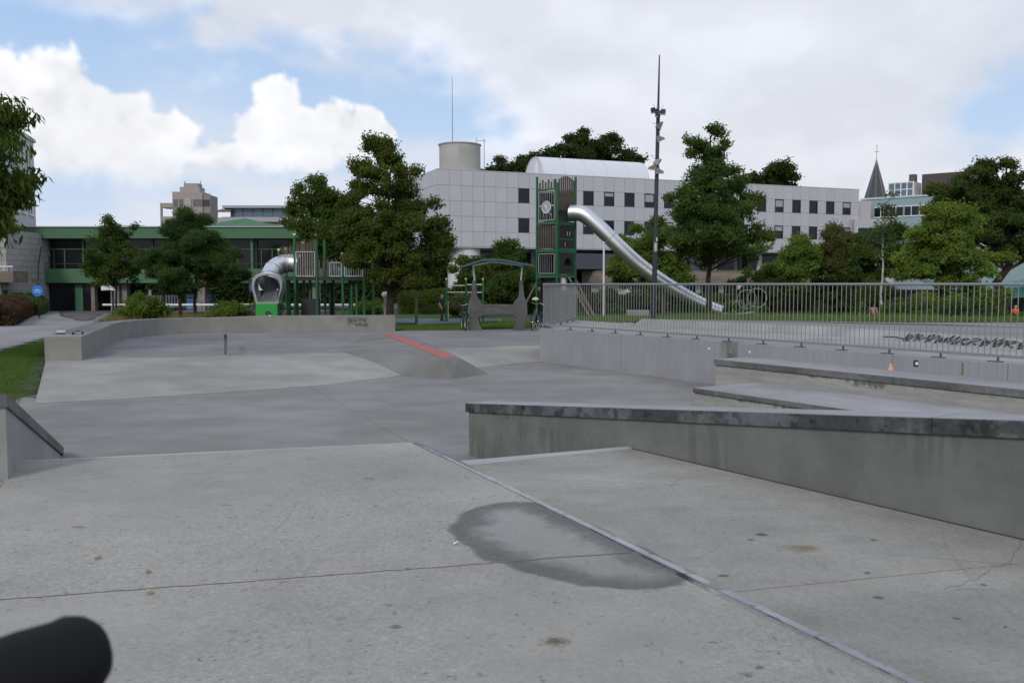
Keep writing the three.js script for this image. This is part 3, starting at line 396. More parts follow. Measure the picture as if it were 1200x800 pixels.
{ const pos = []; const xs = [], zs = []; for (let x = -45; x <= 60; x += .5) xs.push(x); for (let s = 2, x = 60; x < 2500; s *= 1.4) { x += s; xs.push(x); xs.unshift(-x + 15); } for (let z = 5; z >= -90; z -= .5) zs.push(z); for (let s = 2, z = -90; z > -2500; s *= 1.4) { z -= s; zs.push(z); } zs.unshift(12, 40, 200);
  const nx = xs.length, nz = zs.length, idx = []; for (const z of zs) for (const x of xs) pos.push(x, hgt(x, z), z);
  for (let j = 0; j < nz - 1; j++) for (let i = 0; i < nx - 1; i++) { const a = j * nx + i, b = a + 1, c = a + nx, d = c + 1; idx.push(a, b, d, a, d, c); }
  const g = new THREE.BufferGeometry(); g.setAttribute('position', new THREE.Float32BufferAttribute(pos, 3)); const uv = []; for (let i = 0; i < pos.length; i += 3) uv.push(pos[i], -pos[i + 2]); g.setAttribute('uv', new THREE.Float32BufferAttribute(uv, 2)); g.setIndex(idx); g.computeVertexNormals();
  struct('ground', g, M.grass, 'mown grass ground round the skate park'); }
// sheet that follows the ground
function drape(poly, off, res = .6) { let x0 = 1e9, x1 = -1e9, z0 = 1e9, z1 = -1e9; for (const [x, z] of poly) { x0 = Math.min(x0, x); x1 = Math.max(x1, x); z0 = Math.min(z0, z); z1 = Math.max(z1, z); }
  const p = []; for (let x = x0; x < x1; x += res) for (let z = z0; z < z1; z += res) { if (polyDist(poly, x + res / 2, z + res / 2) < -res * .2) continue; const q = [[x, z], [x, z + res], [x + res, z + res], [x + res, z]].map(([a, b]) => [a, hgt(a, b) + off, b]); p.push([q[0], q[1], q[2], q[3]]); } return faces(p); }
struct('path', drape([[-11.5, -12], [-14.7, -25.7], [-16.8, -32], [-21, -45], [-27, -60], [-29, -82], [-40, -82], [-36, -69], [-27, -46.5], [-21, -30], [-16.5, -12]], .035, .5), M.pave, 'pale paved path leading under the green building');
struct('path', drape([[-22.4, -47], [-27.4, -60], [-28.4, -70], [-33.2, -70], [-31.2, -62], [-27, -54]], .05, .4), M.asphalt, 'dark asphalt lane leading under the green building');
struct('rubber_surface', drape([[-9.5, -41.5], [-.6, -41.5], [-.4, -50], [-9.5, -50]], .04, .5), M.rubber, 'blue green rubber safety surface of the playground');
struct('road', drape([[-26, -76], [-10, -70], [10, -74], [14, -120], [-40, -120], [-40, -84]], .04, 2), M.asphalt, 'grey road behind the playground');
struct('path', drape([[20, -47], [60, -40], [70, -60], [24, -60]], .05, 1), M.pave, 'pale pavement beyond the plaza lawn');
struct('path', drape([[-24, -62.5], [-13, -62.5], [-13, -68], [-24, -68]], .05, .5), M.pave, 'pale pavement strip in front of the green building');

// ---------- grass blades ----------
function tuft(seed, n, h, w, spread) { const r = rng(seed), p = []; for (let i = 0; i < n; i++) { const a = r() * 6.28, x = (r() - .5) * spread, z = (r() - .5) * spread, l = h * (.6 + .6 * r()), b = l * (.2 + .5 * r()), cx = Math.cos(a), sx = Math.sin(a); p.push(x - sx * w, 0, z + cx * w, x + sx * w, 0, z - cx * w, x + cx * b, l, z + sx * b); } const g = new THREE.BufferGeometry(); g.setAttribute('position', new THREE.Float32BufferAttribute(p, 3)); g.computeVertexNormals(); return g; }
const leafMat = (c, o = {}) => new THREE.MeshPhysicalMaterial({ color: lin(...c), roughness: 1, specularIntensity: .15, transmission: .38, thickness: 0, side: THREE.DoubleSide, ...o });
const blade = leafMat([.12, .19, .045]);
function scatter(name, label, geo, m, pts, seed, smin, smax, tint = .3, category) { const r = rng(seed), im = new THREE.InstancedMesh(geo, m, pts.length), o = new THREE.Object3D(), c = new THREE.Color(); pts.forEach(([x, y, z], i) => { o.position.set(x, y, z); o.rotation.set((r() - .5) * .3, r() * 6.28, 0); o.scale.setScalar(smin + (smax - smin) * r()); o.updateMatrix(); im.setMatrixAt(i, o.matrix); const k = 1 - tint / 2 + tint * r(); c.setRGB(k * (1 + (r() - .5) * .3), k, k * .9); im.setColorAt(i, c); }); im.name = numbered(name); im.userData = { kind: 'stuff', label, category: category || 'grass' }; scene.add(im); return im; }
function inPoly(poly, n, seed, off = 0) { const r = rng(seed), L = []; let x0 = 1e9, x1 = -1e9, z0 = 1e9, z1 = -1e9; for (const [x, z] of poly) { x0 = Math.min(x0, x); x1 = Math.max(x1, x); z0 = Math.min(z0, z); z1 = Math.max(z1, z); } while (L.length < n) { const x = x0 + (x1 - x0) * r(), z = z0 + (z1 - z0) * r(); if (polyDist(poly, x, z) > 0) { const h = hgt(x, z); if (h > -.9) L.push([x, h + off, z]); } } return L; }
scatter('grass', 'bright mown grass beside the path and bank', tuft(1, 16, .075, .004, .22), blade, inPoly([[-6.4, -10], [-9.2, -16.4], [-11.7, -21.7], [-13.3, -26.7], [-15.6, -29.5], [-14.7, -25.7], [-12.6, -17], [-11.5, -12]], 9000, 2), 3, .6, 1.3);
scatter('grass', 'mown grass strip behind the shelter', tuft(2, 12, .09, .008, .3), blade, inPoly([[-4.4, -35.9], [-1.8, -36.2], [1.2, -38], [1.4, -44], [-1, -46], [-4.6, -41.2], [-9, -41]], 5000, 5), 6, .7, 1.3);
scatter('grass', 'grass on the rise beyond the plaza', tuft(4, 12, .12, .01, .4), blade, inPoly([[2.3, -31.7], [3.5, -29.5], [58, -29.5], [58, -36], [30, -40], [14, -52], [2, -52]], 14000, 8), 9, .7, 1.6);
scatter('grass', 'taller seeding grass along the edge of the plaza lawn', tuft(6, 10, .26, .012, .4), leafMat([.14, .19, .05]), [...inPoly([[10.5, -33], [16, -33], [16, -38], [10.5, -38]], 320, 10), ...inPoly([[7, -31], [10.5, -31], [10.5, -36], [7, -36]], 200, 11)], 12, .7, 1.3);
scatter('grass', 'tan dry ornamental grass under the pines', tuft(7, 14, .5, .012, .35), leafMat([.26, .21, .10]), inPoly([[-19.5, -42], [-11.8, -42], [-11.8, -50], [-20.5, -50]], 900, 14), 15, .6, 1.2);

// ---------- trees and shrubs ----------
function leafClump(seed, n, len, wid, spread, droop = .3) { const r = rng(seed), p = []; for (let i = 0; i < n; i++) {
    const a = r() * 6.283, t = Math.acos(2 * r() - 1), R = spread * Math.cbrt(r()), c = V(Math.sin(t) * Math.cos(a) * R, Math.cos(t) * R * .7, Math.sin(t) * Math.sin(a) * R);
    const d = V(r() - .5, (r() - .5) * .8 - droop, r() - .5).normalize(), s = V(r() - .5, (r() - .5) * .6, r() - .5).cross(d).normalize(), n0 = d.clone().cross(s).multiplyScalar(wid * .3), l = len * (.7 + .6 * r()), w = wid * (.7 + .6 * r());
    const A = c, T = c.clone().addScaledVector(d, l), m = c.clone().addScaledVector(d, l * .45), L = m.clone().addScaledVector(s, w / 2).add(n0), Q = m.clone().addScaledVector(s, -w / 2).add(n0);
    for (const v of [A, L, T, A, T, Q]) p.push(v.x, v.y, v.z); }
  const g = new THREE.BufferGeometry(); g.setAttribute('position', new THREE.Float32BufferAttribute(p, 3)); g.computeVertexNormals(); return g; }
const clumps = { broad: leafClump(1, 22, .118, .066, .24), small: leafClump(2, 16, .10, .06, .2), lance: leafClump(3, 13, .24, .065, .26, .7), far: leafClump(4, 14, .34, .22, .5), needle: leafClump(5, 30, .17, .032, .22, -.1), mid: leafClump(6, 20, .17, .095, .32), sprig: leafClump(7, 9, .13, .07, .26, .2) };
const gauss = (r) => (r() + r() + r() - 1.5) * .82;
function limb(a, b, r0, r1, sag, r) { const m = a.clone().lerp(b, .5).add(V((r() - .5) * .3, sag, (r() - .5) * .3)); const c = new THREE.QuadraticBezierCurve3(a, m, b), n = 5, seg = 5, p = [], P = c.getPoints(n), ix = [];
  for (let i = 0; i <= n; i++) { const tg = c.getTangent(i / n), s = V(0, 1, .01).cross(tg).normalize(), u = tg.clone().cross(s), R = mix(r0, r1, i / n); for (let k = 0; k < seg; k++) { const q = k / seg * 6.283; const v = P[i].clone().addScaledVector(s, Math.cos(q) * R).addScaledVector(u, Math.sin(q) * R); p.push(v.x, v.y, v.z); } }
  for (let i = 0; i < n; i++) for (let k = 0; k < seg; k++) { const a0 = i * seg + k, b0 = i * seg + (k + 1) % seg; ix.push(a0, b0, b0 + seg, a0, b0 + seg, a0 + seg); }
  const g = new THREE.BufferGeometry(); g.setAttribute('position', new THREE.Float32BufferAttribute(p, 3)); g.setIndex(ix); g.computeVertexNormals(); return g; }
// lobes: [x, y, z, rx, ry, rz] round the base; puffs are boughs, each carrying clumps of leaves
function plant(name, label, category, pos, o, group) {
  const lift = pos[1] < -.6 && pos[1] > -.95 * 3 && pos[2] > -80 ? -.3 - pos[1] : 0; o.lobes = o.lobes.map(([a, b, c, d, e, f]) => [a, b + lift * clamp(b / 4.5), c, d, e, f]);
  const r = rng(o.seed), t = thing(name, label, category, pos, 0, group), puffs = [], tot = o.lobes.reduce((s, l) => s + Math.cbrt(l[3] * l[4] * l[5]) ** 2, 0);
  for (const l of o.lobes) { const n = Math.max(3, Math.round(o.puffs * Math.cbrt(l[3] * l[4] * l[5]) ** 2 / tot)); for (let i = 0; i < n; i++) { const a = r() * 6.283, u = 2 * r() - 1, R = Math.pow(r(), o.shell ?? .5) * (r() < .14 ? 1.25 : 1), s = Math.sqrt(1 - u * u); puffs.push(V(l[0] + l[3] * R * s * Math.cos(a), l[1] + l[4] * R * u, l[2] + l[5] * R * s * Math.sin(a))); } }
  const top = o.lobes.reduce((m, l) => Math.max(m, l[1] + l[4]), 0), low = o.lobes.reduce((m, l) => Math.min(m, l[1] - l[4]), 99), lean = o.lean || [0, 0];
  const axis = (y) => V(lean[0] * y / top, y, lean[1] * y / top);
  if (o.trunk) { const end = top * (o.stop ?? .8), pr = [], n = 9, seg = 9, ix = []; const wob = (i) => i ? (hash3(i, o.seed, 4) - .5) * o.trunk * 1.4 : 0;
    for (let i = 0; i <= n; i++) { const f = i / n, c = axis(end * f), R = o.trunk * mix(1, .18, Math.pow(f, .8)) * (i === 0 ? 1.25 : 1); for (let k = 0; k < seg; k++) { const q = k / seg * 6.283; pr.push(c.x + wob(i) + Math.cos(q) * R, c.y - (i ? 0 : .25), c.z + wob(i + 20) + Math.sin(q) * R); } }
    for (let i = 0; i < n; i++) for (let k = 0; k < seg; k++) { const a = i * seg + k, b = i * seg + (k + 1) % seg; ix.push(a, a + seg, b + seg, a, b + seg, b); }
    let g = new THREE.BufferGeometry(); g.setAttribute('position', new THREE.Float32BufferAttribute(pr, 3)); g.setIndex(ix); g.computeVertexNormals(); part(t, 'trunk', uvm(g), o.bark || M.bark);
    const L = []; for (const p of puffs) { const y = clamp(p.y - (.25 + .35 * r()) * Math.hypot(p.x, p.z) - .15, low * .75 + .15, end * .96), b = o.trunk * mix(.32, .10, y / top); L.push(limb(axis(y), p, b * (.6 + .5 * r()), .008, .1, r)); } part(t, 'branches', mergeGeometries(L), o.bark || M.bark); }
  else { const L = []; for (let i = 0; i < Math.min(puffs.length, 26); i++) { const p = puffs[i]; L.push(limb(V(p.x * .15, -.05, p.z * .15), p, .018, .006, .05, r)); } part(t, 'stems', mergeGeometries(L), M.bark); }
  const geo = clumps[o.leaf], n = puffs.length * o.per, im = new THREE.InstancedMesh(geo, leafMat(o.color), n), ob = new THREE.Object3D(), c = new THREE.Color(); let k = 0;
  for (const p of puffs) { const tone = .82 + .36 * r(), yl = (r() - .5) * .25, sz = o.size * (.75 + .9 * r() * r()); for (let i = 0; i < o.per; i++) { ob.position.set(p.x + gauss(r) * sz, p.y + gauss(r) * sz * (o.flat ?? .65), p.z + gauss(r) * sz); ob.rotation.set(gauss(r) * .7, r() * 6.283, gauss(r) * .7); ob.scale.setScalar((o.scale ?? 1) * (.7 + .6 * r())); ob.updateMatrix(); im.setMatrixAt(k, ob.matrix); const q = tone * (.8 + .4 * r()); c.setRGB(q * (1 + yl), q, q * (1 - yl * .5)); im.setColorAt(k++, c); } }
  im.name = o.trunk ? 'crown' : 'foliage'; im.userData.kind = 'stuff'; im.castShadow = im.receiveShadow = true; t.add(im); return t; }
const gy = (x, z) => hgt(x, z);
const P3 = (x, z) => [x, gy(x, z), z];
const dark = [.08, .125, .022], deep = [.046, .07, .016], fresh = [.125, .195, .03], lime = [.15, .215, .035], olive = [.10, .125, .025], pineC = [.062, .11, .028];
const cone = (y0, y1, r0, r1, n, sq = .8) => Array.from({ length: n }, (_, i) => { const f = i / (n - 1), r = mix(r0, r1, Math.pow(f, sq)), a = i * 2.4; return [Math.cos(a) * r * .35, mix(y0, y1, f), Math.sin(a) * r * .35, r, (y1 - y0) / n * 1.9, r]; });
plant('ash_tree', 'leafy tree with long drooping leaves beside the paved path', 'tree', P3(-15.3, -22), { seed: 11, trunk: .16, lobes: [[0, 4.9, 0, 3.2, 2.2, 3.0], [.8, 3.5, 0, 2.1, 1.1, 2.2], [1.2, 6.3, 0, 1.3, 1.1, 1.4], [2.0, 4.7, .4, 1.3, 1.7, 1.3]], puffs: 290, per: 26, leaf: 'lance', size: .5, color: dark });
plant('maple_tree', 'slim young tree with airy top in front of the green building', 'tree', P3(-21.2, -48), { seed: 12, trunk: .07, stop: .9, lobes: [[0, 3.7, 0, 1.7, 1.2, 1.6], [-.1, 2.7, 0, 1.7, .8, 1.5], [0, 5.0, 0, .95, .9, .9]], puffs: 84, per: 11, leaf: 'broad', size: .3, color: [.065, .105, .02] });
plant('pine_tree', 'dark pine with bare reddish trunk and layered needles beside its slimmer twin', 'tree', P3(-16.85, -45.6), { seed: 13, trunk: .11, bark: M.pineBark, lean: [-.2, 0], lobes: [[-.9, 2.9, 0, 1.5, .75, 1.3], [.2, 3.8, .2, 1.3, .7, 1.2], [0, 5.1, 0, .75, .75, .7], [-.3, 2.1, .3, 1.2, .45, 1.0]], puffs: 64, per: 40, leaf: 'needle', size: .36, flat: .5, color: pineC, scale: 1.15 }, 'twin pines behind the curved ledge');
plant('pine_tree', 'slim pine with spreading side boughs next to the taller pine', 'tree', P3(-16.4, -46.2), { seed: 14, trunk: .10, bark: M.pineBark, lean: [.4, 0], lobes: [[1.2, 3.1, 0, 1.5, .8, 1.2], [.6, 4.0, 0, 1.0, .7, 1.0], [1.9, 2.5, .2, 1.2, .45, 1.0], [.4, 5.0, 0, .4, .45, .4]], puffs: 60, per: 40, leaf: 'needle', size: .34, flat: .5, color: pineC, scale: 1.15 }, 'twin pines behind the curved ledge');
plant('oak_tree', 'large dense oak standing in front of the playground climbing frame', 'tree', P3(-5.35, -39), { seed: 15, trunk: .2, lobes: [[-.2, 5.6, 0, 1.6, 2.0, 1.6], [.5, 3.7, 0, 2.2, 1.6, 2.0], [-1.3, 3.7, .4, 1.5, 1.2, 1.5], [-.6, 7.4, 0, 1.0, 1.0, 1.0], [1.3, 5.2, 0, 1.0, 1.1, 1.1], [.6, 2.3, 0, 1.6, .7, 1.4], [2.0, 4.0, 0, .8, .8, .8]], puffs: 190, per: 21, leaf: 'broad', size: .36, color: [.085, .118, .02] });
plant('oak_tree', 'broad tree behind the climbing frame next to the large oak', 'tree', P3(-12.2, -56), { seed: 16, trunk: .16, lobes: [[0, 5.9, 0, 1.9, 1.9, 1.8], [.8, 4.4, 0, 2.1, 1.5, 1.8], [0, 7.5, 0, 1.2, 1.1, 1.2], [2.2, 6.8, 0, 1.3, 1.5, 1.2]], puffs: 140, per: 16, leaf: 'broad', size: .42, color: dark, scale: 1.25 });
plant('linden_tree', 'tall pointed green tree on the lawn beside the steel slide', 'tree', P3(9.2, -42), { seed: 17, trunk: .15, stop: .92, lobes: [...cone(3.6, 8.5, 2.4, .5, 12, .95), [1.5, 3.9, .2, 1.3, .8, 1.2], [-1.2, 3.6, .2, 1.2, .7, 1.2]], puffs: 205, per: 18, leaf: 'broad', size: .36, color: [.074, .125, .026] });
plant('background_oak', 'large dark oak rising behind the barrel roof', 'tree', [9.4, -1, -127], { seed: 18, trunk: .5, lobes: [[-1, 20, 0, 5.5, 4.0, 4], [3.2, 21, 0, 3.2, 2.8, 3], [-6, 18, 0, 3.4, 3, 3], [7.2, 20, 0, 1.9, 1.6, 2]], puffs: 130, per: 22, leaf: 'far', size: .95, color: deep, scale: 1.1 });
plant('background_oak', 'lower dark tree behind the round roof tower', 'tree', [-1.5, -1, -125], { seed: 19, trunk: .4, lobes: [[0, 16.5, 0, 4.2, 3.2, 4]], puffs: 60, per: 20, leaf: 'far', size: .9, color: deep, scale: 1.1 });
plant('background_oak', 'rounded dark tree behind the white panelled building beyond the pointed tree', 'tree', [36.6, -1, -126], { seed: 20, trunk: .4, lobes: [[0, 16, 0, 4.5, 3.6, 4], [-3, 15, 0, 3, 3, 3]], puffs: 80, per: 20, leaf: 'far', size: .9, color: deep, scale: 1.1 });
plant('cypress_tree', 'cone shaped green tree behind the roofed shelter', 'tree', P3(-.1, -57), { seed: 21, trunk: .09, lobes: [[0, 2.2, 0, 1.7, 1.6, 1.6], [0, 3.8, 0, .8, 1.1, .8]], puffs: 70, per: 20, leaf: 'mid', size: .4, color: [.065, .11, .022] });
plant('cypress_tree', 'darker round tree beside the cone shaped one behind the shelter', 'tree', P3(-2.5, -60), { seed: 22, trunk: .09, lobes: [[0, 2.6, 0, 1.3, 1.7, 1.3]], puffs: 45, per: 20, leaf: 'mid', size: .4, color: dark });
plant('acacia_tree', 'light green feathery tree behind the lamp post', 'tree', P3(8.6, -56), { seed: 23, trunk: .1, lobes: [[0, 4.2, 0, 2.1, 1.6, 1.8], [-1, 3.0, 0, 1.6, 1.2, 1.5], [1.2, 2.6, 0, 1.8, 1.1, 1.5]], puffs: 95, per: 20, leaf: 'mid', size: .42, color: [.12, .18, .03] });
plant('acacia_tree', 'small pale green tree beyond the plaza next to the ring sculpture', 'tree', P3(17.4, -56), { seed: 24, trunk: .07, lobes: [[0, 3.4, 0, 1.6, 1.3, 1.5], [.8, 4.4, 0, .8, .9, .8], [-.6, 2.3, 0, 1.5, 1.0, 1.4]], puffs: 60, per: 18, leaf: 'mid', size: .4, color: fresh });
plant('acacia_tree', 'thin bronze tinged tree beside the pale green tree beyond the plaza', 'tree', P3(20.0, -57), { seed: 25, trunk: .06, lobes: [[0, 3.6, 0, 1.1, 1.2, 1.1], [.6, 5.0, 0, .8, .8, .8]], puffs: 42, per: 16, leaf: 'mid', size: .34, color: [.10, .11, .03] });
plant('shrub_tree', 'rounded bushy tree between the birch and the thin bronze tinged tree', 'tree', P3(24.6, -61), { seed: 26, trunk: .1, lobes: [[0, 4.0, 0, 2.4, 1.9, 2], [-1.5, 3.0, 0, 1.9, 1.5, 1.8], [1.2, 5.2, 0, 1.0, 1.0, 1]], puffs: 95, per: 20, leaf: 'mid', size: .44, color: [.07, .115, .022] });
plant('birch_tree', 'slender white stemmed birch with sparse leaves beyond the plaza', 'tree', P3(18.35, -44.5), { seed: 27, trunk: .07, stop: .97, bark: M.birch, lobes: [[0, 4.6, 0, .8, 1.3, .8], [.3, 6.0, 0, .5, .8, .5]], puffs: 24, per: 6, leaf: 'sprig', size: .3, color: [.07, .11, .035] });
plant('maple_tree', 'bright yellow green tree in front of the dark chestnut', 'tree', P3(25.0, -52.5), { seed: 28, trunk: .12, lobes: [[0, 4.4, 0, 2.0, 1.9, 1.9], [.9, 5.8, 0, 1.4, 1.1, 1.3], [-.8, 3.3, 0, 1.7, 1.2, 1.6], [1.6, 3.6, 0, 1.7, 1.5, 1.6], [0, 1.5, .3, 1.9, 1.3, 1.5], [2.4, 1.6, .3, 1.5, 1.2, 1.3]], puffs: 170, per: 22, leaf: 'mid', size: .42, color: lime });
plant('chestnut_tree', 'big dark chestnut with thick trunk at the edge of the square', 'tree', P3(32.8, -60), { seed: 29, trunk: .45, lobes: [[.2, 8.4, 0, 1.4, 2.0, 1.6], [-2.4, 7.8, 0, 1.5, 2.0, 1.6], [-4.2, 7.2, 0, 1.0, 1.4, 1.2], [-1.1, 9.8, 0, .8, 1.2, .9], [1.4, 6.8, 0, 1.4, 1.7, 1.6], [-1.6, 5.6, 0, 3.4, 1.7, 2.8], [1.9, 4.8, .5, 2.4, 1.2, 2.4]], puffs: 170, per: 16, leaf: 'mid', size: .5, shell: .62, color: [.066, .098, .02], scale: 1.15 });
plant('chestnut_tree', 'second tall dark tree behind the big chestnut', 'tree', P3(39.2, -66), { seed: 30, trunk: .35, lobes: [[.4, 8.6, 0, 1.3, 2.2, 1.5], [1.6, 9.8, 0, 1.0, 1.5, 1.2], [1.4, 6.4, 0, 2.0, 2.0, 2.2], [.2, 4.6, 0, 2.4, 1.5, 2.4]], puffs: 120, per: 18, leaf: 'mid', size: .6, shell: .6, color: [.052, .078, .016], scale: 1.15 });
// shrubs
const shrub = (label, x, z, rx, ry, color, seed, n = 34, leaf = 'broad', cat = 'shrub', name = 'shrub') => plant(name, label, cat, P3(x, z), { seed, lobes: [[0, ry * .95, 0, rx, ry, rx * .9]], puffs: n, per: 20, leaf, size: .26, color });
shrub('rounded light green shrub beside the slim young tree', -17.9, -43.5, 1.05, .75, fresh, 41, 40);
shrub('rounded green shrub beside the tube slide', -13.4, -42.2, .85, .62, fresh, 42, 34);
shrub('low yellow green shrub at the foot of the slim young tree', -19.6, -46.5, .9, .35, lime, 43, 20);
shrub('low green shrub behind the pines', -14.6, -52, 1.3, .5, fresh, 44, 22);
shrub('small green shrub between the climbing frame posts', -7.4, -47, .7, .55, fresh, 45, 22);
shrub('green shrub behind the exercise frame', -2.9, -53, 1.2, .7, olive, 46, 26);
shrub('dark bush behind the legs of the slide tower', 5.4, -50.5, 1.1, .9, dark, 47, 34);
shrub('dark green bush below the middle of the steel slide', 7.6, -51, 1.3, 1.0, dark, 48, 40);
shrub('purple flowering lavender behind the plaza lawn', 5.7, -53.5, 1.3, .5, [.13, .10, .17], 49, 30, 'small', 'flowers', 'lavender_bush');
shrub('purple flowering lavender beside the tube slide mouth', -12.9, -44.6, .7, .35, [.16, .11, .25], 50, 18, 'small', 'flowers', 'lavender_bush');
shrub('yellow green clipped mound below the ring sculpture', 13.0, -52, 1.6, .35, lime, 51, 26, 'small');
shrub('tall green shrub right behind the ring sculpture', 15.2, -55, 1.4, 1.6, [.06, .10, .02], 52, 60);
shrub('dark shrub below the bronze tinged tree', 20.6, -58.5, 1.7, 1.5, dark, 53, 60, 'mid');
shrub('dark shrub below the rounded bushy tree', 23.4, -58, 1.8, 1.4, dark, 54, 60, 'mid');
shrub('green shrub bank below the bright yellow green tree', 20.6, -40.5, 1.5, .55, [.07, .11, .03], 55, 40);
shrub('low weedy shrub at the foot of the birch', 17.2, -39, 1.1, .45, [.08, .12, .03], 56, 26, 'small');
shrub('bushy mound beyond the plaza beside the dark tree trunks', 23.6, -42.5, 1.3, .45, [.06, .10, .03], 57, 26);
// clipped hedge along the path: bronze then green
function hedge(name, label, a, b, w, h, color, seed, n, leaf = 'small') { const r = rng(seed), t = thing(name, label, 'hedge', [(a[0] + b[0]) / 2, gy((a[0] + b[0]) / 2, (a[1] + b[1]) / 2), (a[1] + b[1]) / 2]); const L = Math.hypot(b[0] - a[0], b[1] - a[1]), ang = Math.atan2(b[0] - a[0], b[1] - a[1]); t.rotation.y = ang;
  const st = []; for (let i = 0; i < L * 4; i++) st.push(bar([(r() - .5) * w * .7, -.1, (r() - .5) * L], [(r() - .5) * w * .8, h * .8, (r() - .5) * .2 + (i / (L * 4) - .5) * L], .012, 5)); part(t, 'stems', mergeGeometries(st), M.bark);
  const im = new THREE.InstancedMesh(clumps[leaf], leafMat(color), n), o = new THREE.Object3D(), c = new THREE.Color(); for (let i = 0; i < n; i++) { const z = (r() - .5) * L, bump = .85 + .3 * fbm3(z * .7, seed, 1, 2); let x = (r() - .5) * w, y = r() * h; if (r() < .6) { if (r() < .5) y = h * (.88 + .12 * r()); else x = Math.sign(x) * w * (.42 + .1 * r()); } const rd = 1 - .35 * Math.pow(Math.abs(x) / w * 2, 3); o.position.set(x, y * bump * rd, z); o.rotation.set(r(), r() * 6, r()); o.scale.setScalar(.7 + .6 * r()); o.updateMatrix(); im.setMatrixAt(i, o.matrix); const k = .75 + .5 * r(); c.setRGB(k, k * (.9 + .2 * r()), k); im.setColorAt(i, c); }
  im.name = 'foliage'; im.userData.kind = 'stuff'; t.add(im); return t; }
hedge('hedge', 'bronze brown clipped hedge along the paved path', [-24.0, -41], [-30.6, -55], 1.9, 1.05, [.085, .05, .03], 61, 5200);
hedge('hedge', 'green clipped hedge end at the corner of the paved path', [-30.7, -55.2], [-33.4, -61.5], 2.6, 1.15, [.075, .125, .028], 62, 2600);
hedge('hedge', 'dark clipped hedge behind the lamp post and lawn', [4.0, -58], [14, -57], 1.2, 1.15, dark, 63, 3400, 'broad');
hedge('hedge', 'dark hedge beyond the plaza below the white panelled building', [15.5, -62], [28, -66], 1.6, 2.6, deep, 64, 4200, 'mid');
hedge('hedge', 'tall distant dark hedge behind the climbing frame', [-40, -92], [-6, -90], 2.5, 4.2, deep, 66, 6500, 'far');
hedge('hedge', 'dark low planting behind the exercise frame', [-7.5, -60], [3.8, -60], 1.3, 1.5, dark, 65, 3600, 'broad');

